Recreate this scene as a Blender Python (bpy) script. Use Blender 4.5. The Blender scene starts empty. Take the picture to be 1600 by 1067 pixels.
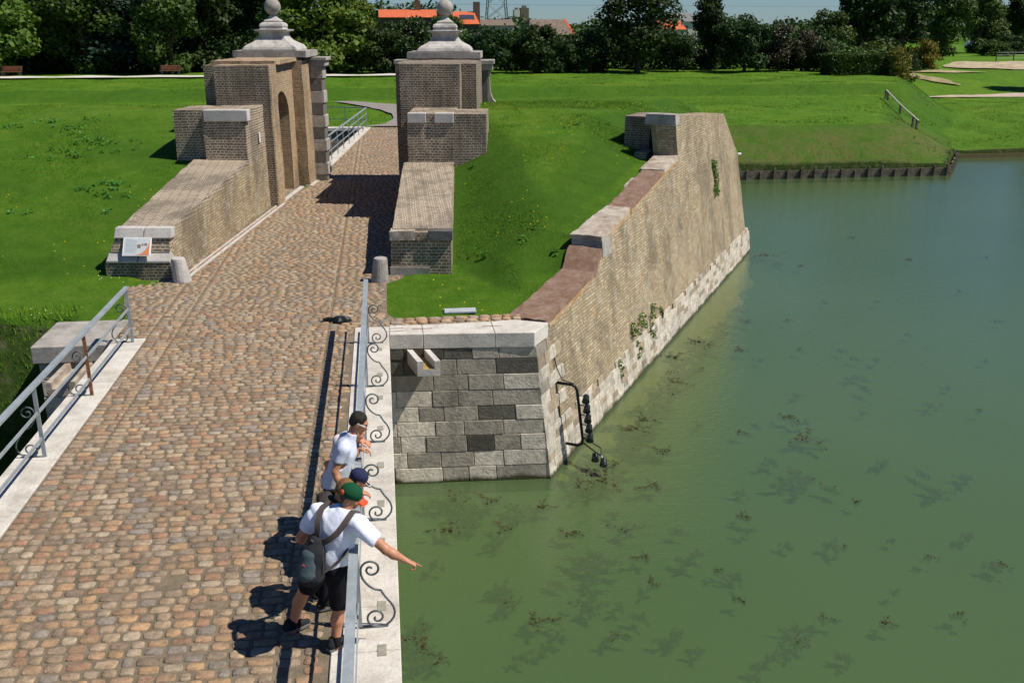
import bpy, bmesh, math, random
import numpy as np
from mathutils import Vector, Matrix, noise

random.seed(7)
rng = np.random.default_rng(11)
R = math.radians
sc = bpy.context.scene
col = sc.collection

# ------------------------------------------------------------------ camera, light, exposure
cam = bpy.data.cameras.new('camera')
cam_o = bpy.data.objects.new('camera', cam)
col.objects.link(cam_o)
cam.sensor_width = 36.0
cam.lens = 33.75
cam.clip_end = 3000
cam_o.location = (0, 0, 5.8)
cam_o.rotation_euler = (R(90 - 18.383), 0, R(-7.568))
sc.camera = cam_o

SUN_AZ = R(108.0)      # clockwise from +Y, towards the sun
SUN_EL = R(55.5)
world = bpy.data.worlds.new("World")
sc.world = world
world.use_nodes = True
nt = world.node_tree
sky = nt.nodes.new('ShaderNodeTexSky')
sky.sky_type = 'NISHITA'
sky.sun_disc = False
sky.sun_elevation = SUN_EL
sky.sun_rotation = SUN_AZ
sky.air_density = 1.0
sky.dust_density = 0.0
sky.ozone_density = 1.6
bg = nt.nodes['Background']
tint = nt.nodes.new('ShaderNodeMix'); tint.data_type = 'RGBA'; tint.blend_type = 'MULTIPLY'; tint.inputs[0].default_value = 1.0
tint.inputs[7].default_value = (0.52, 0.78, 1.20, 1)      # clear northern summer air: bluer than the model sky near the horizon
nt.links.new(sky.outputs[0], tint.inputs[6]); nt.links.new(tint.outputs[2], bg.inputs[0])
bg.inputs[1].default_value = 0.051
sun = bpy.data.lights.new('sun', 'SUN')
sun.energy = 5.0
sun.angle = R(0.53)
sun.color = (1.0, 0.95, 0.87)
sun_o = bpy.data.objects.new('sun', sun)
col.objects.link(sun_o)
sdir = Vector((math.sin(SUN_AZ) * math.cos(SUN_EL), math.cos(SUN_AZ) * math.cos(SUN_EL), math.sin(SUN_EL)))
sun_o.rotation_euler = sdir.to_track_quat('Z', 'Y').to_euler()
sun_o.location = (30, -10, 60)
sc.view_settings.view_transform = 'Standard'
sc.view_settings.look = 'None'
sc.view_settings.exposure = 0.30
sc.view_settings.gamma = 1.0

WL = -3.1              # water level

# ------------------------------------------------------------------ helpers
ORG = {}

def tag(o, label=None, cat=None, group=None, kind=None):
    if label: o['label'] = label
    if cat: o['category'] = cat
    if group: o['group'] = group
    if kind: o['kind'] = kind
    return o

def empty(name, loc, label=None, cat=None, group=None):
    o = bpy.data.objects.new(name, None)
    o.empty_display_size = 0.2
    col.objects.link(o)
    o.location = loc
    ORG[o.name] = Vector(loc)
    return tag(o, label, cat, group)

def copy_tree(o, parent=None):
    c = o.copy(); col.objects.link(c)
    c.parent = parent
    ORG[c.name] = ORG.get(o.name, Vector())
    for ch in [k for k in o.children]:
        copy_tree(ch, c)
    return c

def link_mesh(name, me, mat, parent=None, smooth=False):
    """mesh is in world coordinates; recentred on its parent or on its own base"""
    n = len(me.vertices)
    co = np.empty(n * 3, dtype=np.float32); me.vertices.foreach_get('co', co); co = co.reshape(-1, 3)
    if parent is not None:
        org = ORG[parent.name]
    else:
        mn, mx = co.min(0), co.max(0)
        org = Vector(((mn[0] + mx[0]) / 2, (mn[1] + mx[1]) / 2, mn[2]))
    co = co - np.array(org, dtype=np.float32)
    me.vertices.foreach_set('co', co.ravel())
    me.update()
    if smooth:
        me.polygons.foreach_set('use_smooth', [True] * len(me.polygons))
    o = bpy.data.objects.new(name, me)
    col.objects.link(o)
    if mat is not None: me.materials.append(mat)
    if parent is not None:
        o.parent = parent
    else:
        o.location = org
    ORG[o.name] = Vector(org)
    return o

def auto_uv(me):
    uvl = me.uv_layers.new(name='UVMap').data
    for p in me.polygons:
        n = p.normal
        if abs(n.z) > 0.97:
            t = Vector((1, 0, 0))
        else:
            t = Vector((0, 0, 1)).cross(n); t.normalize()
            if abs(n.z) > 0.5 and abs(t.y) > abs(t.x): t = t
        b = n.cross(t)
        for li in p.loop_indices:
            c = me.vertices[me.loops[li].vertex_index].co
            uvl[li].uv = (c.dot(t), c.dot(b))

class MB:
    def __init__(self, T=None):
        self.v = []; self.f = []; self.T = T; self.c = []
    def P(self, p):
        return Vector(self.T(*p)) if self.T else Vector(p)
    def add(self, vs, fs, colr=None):
        k = len(self.v)
        self.v += [self.P(p) for p in vs]
        for f in fs:
            self.f.append([k + i for i in f]); self.c.append(colr)
    def hexa(self, b, t, colr=None):
        n = len(b)
        fs = [list(range(n - 1, -1, -1)), list(range(n, 2 * n))]
        for i in range(n):
            j = (i + 1) % n
            fs.append([i, j, n + j, n + i])
        self.add(list(b) + list(t), fs, colr)
    def box(self, x0, x1, y0, y1, z0, z1, colr=None):
        self.hexa([(x0, y0, z0), (x1, y0, z0), (x1, y1, z0), (x0, y1, z0)],
                  [(x0, y0, z1), (x1, y0, z1), (x1, y1, z1), (x0, y1, z1)], colr)
    def prism(self, poly, z0, z1, colr=None):
        self.hexa([(x, y, z0) for x, y in poly], [(x, y, z1) for x, y in poly], colr)
    def ring_loft(self, rings, cap=True, colr=None, closed=True):
        n = len(rings[0]); vs = [p for r in rings for p in r]; fs = []
        for a in range(len(rings) - 1):
            for i in range(n if closed else n - 1):
                j = (i + 1) % n
                fs.append([a * n + i, a * n + j, (a + 1) * n + j, (a + 1) * n + i])
        if cap:
            fs.append(list(range(n - 1, -1, -1)))
            fs.append([(len(rings) - 1) * n + i for i in range(n)])
        self.add(vs, fs, colr)
    def lathe(self, prof, cx, cy, n=20, colr=None, phase=0.0, sq=1.0):
        rings = []
        for r, z in prof:
            rings.append([(cx + r * sq * math.cos(phase + 2 * math.pi * i / n), cy + r * sq * math.sin(phase + 2 * math.pi * i / n), z) for i in range(n)])
        self.ring_loft(rings, True, colr)
    def square(self, prof, cx, cy, colr=None):
        rings = [[(cx - r, cy - r, z), (cx + r, cy - r, z), (cx + r, cy + r, z), (cx - r, cy + r, z)] for r, z in prof]
        self.ring_loft(rings, True, colr)
    def tube(self, pts, r, n=8, colr=None, flat=None):
        pts = [Vector(p) for p in pts]
        rings = []
        up = Vector((0, 0, 1))
        prev = None
        for i, p in enumerate(pts):
            if i == 0: t = pts[1] - p
            elif i == len(pts) - 1: t = p - pts[i - 1]
            else: t = pts[i + 1] - pts[i - 1]
            t.normalize()
            if prev is None:
                a = up if abs(t.z) < 0.9 else Vector((1, 0, 0))
                s = t.cross(a).normalized()
            else:
                s = (prev - t * prev.dot(t)).normalized()
            prev = s
            b = t.cross(s)
            rr = r[i] if isinstance(r, (list, tuple)) else r
            rings.append([p + (s * math.cos(2 * math.pi * k / n) + b * math.sin(2 * math.pi * k / n)) * rr for k in range(n)])
        self.ring_loft([[tuple(q) for q in rg] for rg in rings], True, colr)
    def bar(self, p, q, w, h, colr=None, side=None):
        """rectangular bar from p to q"""
        p = Vector(p); q = Vector(q); t = (q - p).normalized()
        s = Vector(side) if side else (t.cross(Vector((0, 0, 1))) if abs(t.z) < 0.95 else Vector((1, 0, 0)))
        s = (s - t * s.dot(t)).normalized(); b = s.cross(t)
        def rg(c): return [tuple(c + s * w / 2 * a + b * h / 2 * e) for a, e in ((-1, -1), (1, -1), (1, 1), (-1, 1))]
        self.ring_loft([rg(p), rg(q)], True, colr)
    def build(self, name, mat, parent=None, smooth=False, uv=True, rough=None, amp=0.02, bevel=None, recalc=True):
        me = bpy.data.meshes.new(name)
        me.from_pydata([tuple(v) for v in self.v], [], self.f)
        me.update()
        if any(c is not None for c in self.c):
            ca = me.color_attributes.new('Col', 'FLOAT_COLOR', 'CORNER')
            arr = []
            for p, c in zip(me.polygons, self.c):
                cc = c or (1, 1, 1)
                arr += [cc[0], cc[1], cc[2], 1.0] * p.loop_total
            ca.data.foreach_set('color', arr)
        if recalc or rough or bevel:
            bm = bmesh.new(); bm.from_mesh(me)
            if recalc: bmesh.ops.recalc_face_normals(bm, faces=bm.faces)
            bm.to_mesh(me); bm.free(); me.update()
        if uv: auto_uv(me)
        if bevel:
            bm = bmesh.new(); bm.from_mesh(me)
            bmesh.ops.bevel(bm, geom=list(bm.edges), offset=bevel, segments=1, affect='EDGES', clamp_overlap=True)
            bm.to_mesh(me); bm.free(); me.update()
        if rough:
            bm = bmesh.new(); bm.from_mesh(me)
            bmesh.ops.remove_doubles(bm, verts=bm.verts, dist=0.0008)
            co = [v.co for v in bm.verts]
            mn = [min(c[i] for c in co) for i in range(3)]; mx = [max(c[i] for c in co) for i in range(3)]
            for ax in range(3):
                m = mn[ax] + rough * 0.5
                while m < mx[ax]:
                    pc = [0, 0, 0]; pc[ax] = m; no = [0, 0, 0]; no[ax] = 1
                    bmesh.ops.bisect_plane(bm, geom=bm.verts[:] + bm.edges[:] + bm.faces[:], plane_co=pc, plane_no=no, dist=0.0005)
                    m += rough
            for v in bm.verts:
                e = 1.0
                k = [f.normal for f in v.link_faces]
                for i in range(1, len(k)):
                    if k[0].dot(k[i]) < 0.6: e = 1.8; break
                d = noise.noise_vector(v.co * 1.3) * amp + noise.noise_vector(v.co * 6.0) * amp * 0.5 * e
                v.co += d
            bm.to_mesh(me); bm.free(); me.update()
        return link_mesh(name, me, mat, parent, smooth)

def np_mesh(name, verts, faces_flat, nside, mat, parent=None, smooth=False, colr=None, uv=None):
    """verts (n,3), faces (m,nside)"""
    me = bpy.data.meshes.new(name)
    verts = np.asarray(verts, dtype=np.float32); faces = np.asarray(faces_flat, dtype=np.int32)
    me.vertices.add(len(verts)); me.vertices.foreach_set('co', verts.ravel())
    m = len(faces)
    me.loops.add(m * nside); me.loops.foreach_set('vertex_index', faces.ravel())
    me.polygons.add(m)
    me.polygons.foreach_set('loop_start', np.arange(m, dtype=np.int32) * nside)
    me.polygons.foreach_set('loop_total', np.full(m, nside, dtype=np.int32))
    me.update(calc_edges=True)
    if colr is not None:
        ca = me.color_attributes.new('Col', 'FLOAT_COLOR', 'POINT')
        cc = np.ones((len(verts), 4), dtype=np.float32); cc[:, :3] = colr
        ca.data.foreach_set('color', cc.ravel())
    return link_mesh(name, me, mat, parent, smooth)

# ------------------------------------------------------------------ materials
def new_mat(name):
    m = bpy.data.materials.new(name); m.use_nodes = True
    n = m.node_tree; b = n.nodes['Principled BSDF']
    b.inputs['Specular IOR Level'].default_value = 0.25
    return m, n, b

def N(n, t, **kw):
    o = n.nodes.new(t)
    for k, v in kw.items(): setattr(o, k, v)
    return o

def noise_node(n, scale, vec=None, detail=4, rough=0.55, dist=0.0):
    o = N(n, 'ShaderNodeTexNoise'); o.inputs['Scale'].default_value = scale
    o.inputs['Detail'].default_value = detail; o.inputs['Roughness'].default_value = rough
    o.inputs['Distortion'].default_value = dist
    if vec is not None: n.links.new(vec, o.inputs['Vector'])
    return o

def ramp(n, fac, stops):
    o = N(n, 'ShaderNodeValToRGB'); e = o.color_ramp.elements
    while len(e) < len(stops): e.new(0.5)
    for i, (p, c) in enumerate(stops):
        e[i].position = p; e[i].color = (c[0], c[1], c[2], 1) if len(c) == 3 else c
    n.links.new(fac, o.inputs[0]); return o

def mix(n, a, b, fac, mode='MIX'):
    o = N(n, 'ShaderNodeMix', data_type='RGBA', blend_type=mode)
    for s, x in ((6, a), (7, b)):
        if isinstance(x, (tuple, list)): o.inputs[s].default_value = (*x[:3], 1)
        else: n.links.new(x, o.inputs[s])
    if isinstance(fac, (int, float)): o.inputs[0].default_value = fac
    else: n.links.new(fac, o.inputs[0])
    return o.outputs[2]

def bump(n, b, h, strength=0.5, dist=0.02, prev=None):
    o = N(n, 'ShaderNodeBump'); o.inputs['Strength'].default_value = strength; o.inputs['Distance'].default_value = dist
    n.links.new(h, o.inputs['Height'])
    if prev is not None: n.links.new(prev, o.inputs['Normal'])
    if b is not None: n.links.new(o.outputs[0], b.inputs['Normal'])
    return o.outputs[0]

def simple(name, c, rough=0.7, metal=0.0, var=0.15, scale=8.0, bmp=0.0, bscale=30, spec=0.25):
    m, n, b = new_mat(name)
    b.inputs['Roughness'].default_value = rough; b.inputs['Metallic'].default_value = metal
    b.inputs['Specular IOR Level'].default_value = spec
    tc = N(n, 'ShaderNodeTexCoord')
    nz = noise_node(n, scale, tc.outputs['Object'])
    r = ramp(n, nz.outputs['Fac'], [(0.3, [x * (1 - var) for x in c]), (0.7, [min(1, x * (1 + var)) for x in c])])
    n.links.new(r.outputs[0], b.inputs['Base Color'])
    if bmp:
        nb = noise_node(n, bscale, tc.outputs['Object'], 6)
        bump(n, b, nb.outputs['Fac'], bmp, 0.02)
    return m

def brick_mat(name, c1, c2, mortar, bw=0.22, bh=0.066, ms=0.009, stain=(0.09, 0.075, 0.055), pale=(0.45, 0.42, 0.36), pale_amt=0.5, stain_amt=0.6, lichen=0.0, bstr=0.9):
    m, n, b = new_mat(name)
    b.inputs['Roughness'].default_value = 0.92
    uv = N(n, 'ShaderNodeUVMap')
    geo = N(n, 'ShaderNodeNewGeometry'); pos = geo.outputs['Position']
    # wobble the courses a little
    wn = noise_node(n, 2.2, pos, 3)
    sub = N(n, 'ShaderNodeVectorMath', operation='SUBTRACT'); n.links.new(wn.outputs['Color'], sub.inputs[0]); sub.inputs[1].default_value = (.5, .5, .5)
    sc_ = N(n, 'ShaderNodeVectorMath', operation='SCALE'); n.links.new(sub.outputs[0], sc_.inputs[0]); sc_.inputs[3].default_value = 0.03
    ad = N(n, 'ShaderNodeVectorMath', operation='ADD'); n.links.new(uv.outputs[0], ad.inputs[0]); n.links.new(sc_.outputs[0], ad.inputs[1])
    br = N(n, 'ShaderNodeTexBrick'); n.links.new(ad.outputs[0], br.inputs['Vector'])
    br.inputs['Scale'].default_value = 1.0; br.inputs['Brick Width'].default_value = bw; br.inputs['Row Height'].default_value = bh
    br.inputs['Mortar Size'].default_value = ms; br.inputs['Mortar Smooth'].default_value = 0.15; br.inputs['Bias'].default_value = 0.0
    br.inputs['Color1'].default_value = (*c1, 1); br.inputs['Color2'].default_value = (*c2, 1); br.inputs['Mortar'].default_value = (*mortar, 1)
    br.offset_frequency = 2; br.squash = 0.5; br.squash_frequency = 2
    # a second random per brick value
    br2 = N(n, 'ShaderNodeTexBrick'); n.links.new(ad.outputs[0], br2.inputs['Vector'])
    for k in ('Scale', 'Brick Width', 'Row Height', 'Mortar Size'): br2.inputs[k].default_value = br.inputs[k].default_value
    br2.offset_frequency = 2; br2.squash = 0.5; br2.squash_frequency = 2
    br2.inputs['Color1'].default_value = (0, 0, 0, 1); br2.inputs['Color2'].default_value = (1, 1, 1, 1); br2.inputs['Mortar'].default_value = (.5, .5, .5, 1)
    c = br.outputs['Color']
    hot = ramp(n, br2.outputs['Color'], [(0.0, (.45, .42, .4)), (0.22, (1, 1, 1)), (0.8, (1.0, 1.0, 1.0)), (1.0, (1.35, 1.15, 1.0))])
    c = mix(n, c, hot.outputs[0], 0.8, 'MULTIPLY')
    mpv = N(n, 'ShaderNodeMapping'); mpv.inputs['Scale'].default_value = (1, 1, .38); n.links.new(pos, mpv.inputs['Vector'])
    n1 = noise_node(n, 0.8, mpv.outputs[0], 8, 0.7, 0.4)
    f1 = ramp(n, n1.outputs['Fac'], [(0.46, (0, 0, 0)), (0.60, (1, 1, 1))])
    s1 = mix(n, c, stain, 0.75)
    fm = N(n, 'ShaderNodeMath', operation='MULTIPLY'); n.links.new(f1.outputs[0], fm.inputs[0]); fm.inputs[1].default_value = stain_amt
    c = mix(n, c, s1, fm.outputs[0])
    n2 = noise_node(n, 1.7, pos, 7, 0.7, 0.3)
    f2 = ramp(n, n2.outputs['Fac'], [(0.53, (0, 0, 0)), (0.72, (1, 1, 1))])
    fm2 = N(n, 'ShaderNodeMath', operation='MULTIPLY'); n.links.new(f2.outputs[0], fm2.inputs[0]); fm2.inputs[1].default_value = pale_amt
    c = mix(n, c, pale, fm2.outputs[0])
    # fine speckle and missing joints
    n3 = noise_node(n, 22, pos, 5, 0.7)
    f3 = ramp(n, n3.outputs['Fac'], [(0.3, (.45, .45, .45)), (0.6, (1.12, 1.12, 1.12))])
    c = mix(n, c, f3.outputs[0], 0.75, 'MULTIPLY')
    if lichen > 0:
        n4 = noise_node(n, 3.3, pos, 4, 0.6)
        f4 = ramp(n, n4.outputs['Fac'], [(0.62, (0, 0, 0)), (0.7, (1, 1, 1))])
        fl = N(n, 'ShaderNodeMath', operation='MULTIPLY'); n.links.new(f4.outputs[0], fl.inputs[0]); fl.inputs[1].default_value = lichen
        c = mix(n, c, (0.42, 0.2, 0.04), fl.outputs[0])
    n.links.new(c, b.inputs['Base Color'])
    inv = N(n, 'ShaderNodeMath', operation='SUBTRACT'); inv.inputs[0].default_value = 1.0; n.links.new(br.outputs['Fac'], inv.inputs[1])
    b1 = bump(n, None, inv.outputs[0], bstr, 0.012)
    n5 = noise_node(n, 9, pos, 8, 0.7)
    bump(n, b, n5.outputs['Fac'], 0.6, 0.022, b1)
    return m

def attr_stone(name, rough=0.85, bscale=9, bstr=0.6, dirt=(0.06, 0.055, 0.045), damt=0.5, speck=0.6):
    """stone coloured by the per-face colour attribute, with grain, pits and dirt"""
    m, n, b = new_mat(name)
    b.inputs['Roughness'].default_value = rough
    at = N(n, 'ShaderNodeAttribute'); at.attribute_name = 'Col'
    geo = N(n, 'ShaderNodeNewGeometry'); pos = geo.outputs['Position']
    n1 = noise_node(n, bscale, pos, 8, 0.7)
    f = ramp(n, n1.outputs['Fac'], [(0.3, (.55, .55, .55)), (0.65, (1.18, 1.16, 1.12))])
    c = mix(n, at.outputs['Color'], f.outputs[0], speck, 'MULTIPLY')
    mpv = N(n, 'ShaderNodeMapping'); mpv.inputs['Scale'].default_value = (1, 1, .35); n.links.new(pos, mpv.inputs['Vector'])
    n2 = noise_node(n, 1.6, mpv.outputs[0], 8, 0.72, 0.6)
    f2 = ramp(n, n2.outputs['Fac'], [(0.48, (0, 0, 0)), (0.75, (1, 1, 1))])
    fm = N(n, 'ShaderNodeMath', operation='MULTIPLY'); n.links.new(f2.outputs[0], fm.inputs[0]); fm.inputs[1].default_value = damt
    c = mix(n, c, dirt, fm.outputs[0])
    # dark green tide line just above the water
    sz_ = N(n, 'ShaderNodeSeparateXYZ'); n.links.new(pos, sz_.inputs[0])
    ad_ = N(n, 'ShaderNodeMath', operation='MULTIPLY_ADD'); n.links.new(n2.outputs['Fac'], ad_.inputs[0]); ad_.inputs[1].default_value = -0.28; n.links.new(sz_.outputs['Z'], ad_.inputs[2])
    tl_ = N(n, 'ShaderNodeMapRange'); tl_.inputs['From Min'].default_value = WL - 0.02; tl_.inputs['From Max'].default_value = WL - 0.10; n.links.new(ad_.outputs[0], tl_.inputs['Value'])
    c = mix(n, c, (0.045, 0.045, 0.02), tl_.outputs[0])
    n.links.new(c, b.inputs['Base Color'])
    n3 = noise_node(n, bscale * 2.5, pos, 6, 0.65)
    bump(n, b, n3.outputs['Fac'], bstr, 0.02)
    return m

def stone(name, c, dark, amt=0.5, rough=0.85, bstr=0.5, scale=2.0):
    m, n, b = new_mat(name)
    b.inputs['Roughness'].default_value = rough
    geo = N(n, 'ShaderNodeNewGeometry'); pos = geo.outputs['Position']
    n1 = noise_node(n, scale, pos, 8, 0.72, 0.4)
    f = ramp(n, n1.outputs['Fac'], [(0.42, (0, 0, 0)), (0.66, (1, 1, 1))])
    fm = N(n, 'ShaderNodeMath', operation='MULTIPLY'); n.links.new(f.outputs[0], fm.inputs[0]); fm.inputs[1].default_value = amt
    cc = mix(n, c, dark, fm.outputs[0])
    n2 = noise_node(n, 30, pos, 5, 0.7)
    f2 = ramp(n, n2.outputs['Fac'], [(0.3, (.72, .72, .72)), (0.6, (1.1, 1.1, 1.1))])
    cc = mix(n, cc, f2.outputs[0], 0.7, 'MULTIPLY')
    n.links.new(cc, b.inputs['Base Color'])
    n3 = noise_node(n, 18, pos, 7, 0.7)
    bump(n, b, n3.outputs['Fac'], bstr, 0.02)
    return m

M = {}
M['brick_tan'] = brick_mat('brick_tan', (0.58, 0.465, 0.285), (0.26, 0.205, 0.13), (0.27, 0.215, 0.14), bh=0.076, bw=0.23, ms=0.012, lichen=0.3, pale_amt=0.6, stain_amt=0.72, stain=(0.085, 0.072, 0.052), pale=(0.52, 0.48, 0.39), bstr=1.0)
M['brick_brown'] = brick_mat('brick_brown', (0.33, 0.235, 0.145), (0.14, 0.10, 0.065), (0.54, 0.47, 0.36), bh=0.078, bw=0.24, ms=0.014, pale_amt=0.22, stain_amt=0.75)
M['brick_gate'] = brick_mat('brick_gate', (0.55, 0.37, 0.20), (0.26, 0.17, 0.10), (0.46, 0.38, 0.26), bh=0.072, ms=0.011, pale_amt=0.3, stain_amt=0.7, lichen=0.05)
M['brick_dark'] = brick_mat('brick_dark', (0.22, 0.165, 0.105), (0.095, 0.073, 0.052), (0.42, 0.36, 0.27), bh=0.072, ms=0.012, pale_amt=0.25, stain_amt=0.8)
M['stone_pale'] = stone('stone_pale', (0.50, 0.47, 0.43), (0.24, 0.22, 0.19), 0.5)
M['stone_ledge'] = stone('stone_ledge', (0.56, 0.52, 0.455), (0.31, 0.27, 0.22), 0.7, bstr=0.5, scale=1.8)
M['stone_grey'] = stone('stone_grey', (0.36, 0.33, 0.29), (0.10, 0.09, 0.075), 0.65)
M['stone_finial'] = stone('stone_finial', (0.46, 0.43, 0.39), (0.15, 0.135, 0.115), 0.75, scale=2.6)
M['stone_dark'] = stone('stone_dark', (0.13, 0.125, 0.115), (0.04, 0.04, 0.036), 0.7)
M['stone_white'] = stone('stone_white', (0.44, 0.385, 0.31), (0.20, 0.13, 0.09), 0.9, scale=3.0, bstr=0.9)
M['red_screed'] = stone('red_screed', (0.175, 0.098, 0.062), (0.29, 0.215, 0.165), 0.75, scale=3.4, bstr=0.9)
M['blocks'] = attr_stone('blocks', bscale=7, bstr=1.0, damt=0.6, speck=0.9)
M['cobble'] = attr_stone('cobble', rough=0.8, bscale=16, bstr=0.9, dirt=(0.15, 0.11, 0.07), damt=0.35, speck=1.0)
M['sand'] = stone('sand_joint', (0.20, 0.155, 0.105), (0.09, 0.08, 0.05), 0.8, rough=1.0, scale=3.0, bstr=1.0)
M['gravel'] = stone('gravel_path', (0.36, 0.31, 0.25), (0.26, 0.22, 0.17), 0.6, rough=1.0, scale=3.0)
M['path_grey'] = stone('grey_setts', (0.24, 0.21, 0.19), (0.16, 0.145, 0.13), 0.6, rough=1.0, scale=8.0)
def worn_paint():
    m, n, b = new_mat('worn_grey_paint'); b.inputs['Roughness'].default_value = .5; b.inputs['Metallic'].default_value = .2
    geo = N(n, 'ShaderNodeNewGeometry'); pos = geo.outputs['Position']
    n1 = noise_node(n, 5, pos, 8, .75); r1 = ramp(n, n1.outputs['Fac'], [(.3, (.22, .25, .26)), (.7, (.36, .39, .40))])
    n2 = noise_node(n, 9, pos, 8, .8); r2 = ramp(n, n2.outputs['Fac'], [(.62, (0, 0, 0)), (.68, (1, 1, 1))])
    n.links.new(mix(n, r1.outputs[0], (.17, .09, .05), r2.outputs[0]), b.inputs['Base Color']); bump(n, b, n2.outputs['Fac'], .3, .01)
    return m
M['rail'] = worn_paint()
M['iron'] = simple('dark_grey_iron', (0.095, 0.115, 0.115), 0.5, 0.4, 0.25, 14, 0.15)
M['rust'] = simple('rusty_iron', (0.23, 0.105, 0.05), 0.85, 0.1, 0.5, 14, 0.3)
M['black_metal'] = simple('black_metal', (0.012, 0.014, 0.014), 0.35, 0.2, 0.2)
M['glass_dark'] = simple('lamp_glass', (0.03, 0.035, 0.035), 0.08, 0.0, 0.1, spec=0.6)
M['white'] = simple('white_paint', (0.75, 0.74, 0.72), 0.5, 0, 0.04)
M['wood_grey'] = simple('weathered_wood', (0.10, 0.085, 0.06), 0.9, 0, 0.5, 6, 0.4)
M['wood_red'] = simple('red_brown_wood', (0.20, 0.075, 0.04), 0.7, 0, 0.2)
M['bark'] = simple('bark', (0.075, 0.058, 0.04), 0.95, 0, 0.4, 6, 0.5)
M['roof_orange'] = simple('orange_roof_tiles', (0.50, 0.115, 0.045), 0.8, 0, 0.15, 2)
M['roof_grey'] = simple('grey_roof', (0.17, 0.16, 0.155), 0.8, 0, 0.15, 2)
M['roof_brown'] = simple('brown_roof', (0.16, 0.12, 0.09), 0.8, 0, 0.2, 2)
M['render'] = simple('pale_render', (0.55, 0.52, 0.47), 0.9, 0, 0.08, 2)
M['render_dark'] = simple('brown_wall', (0.12, 0.08, 0.06), 0.9, 0, 0.1, 2)
M['pane'] = simple('window_glass', (0.04, 0.05, 0.06), 0.1, 0, 0.1, spec=0.7)

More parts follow.
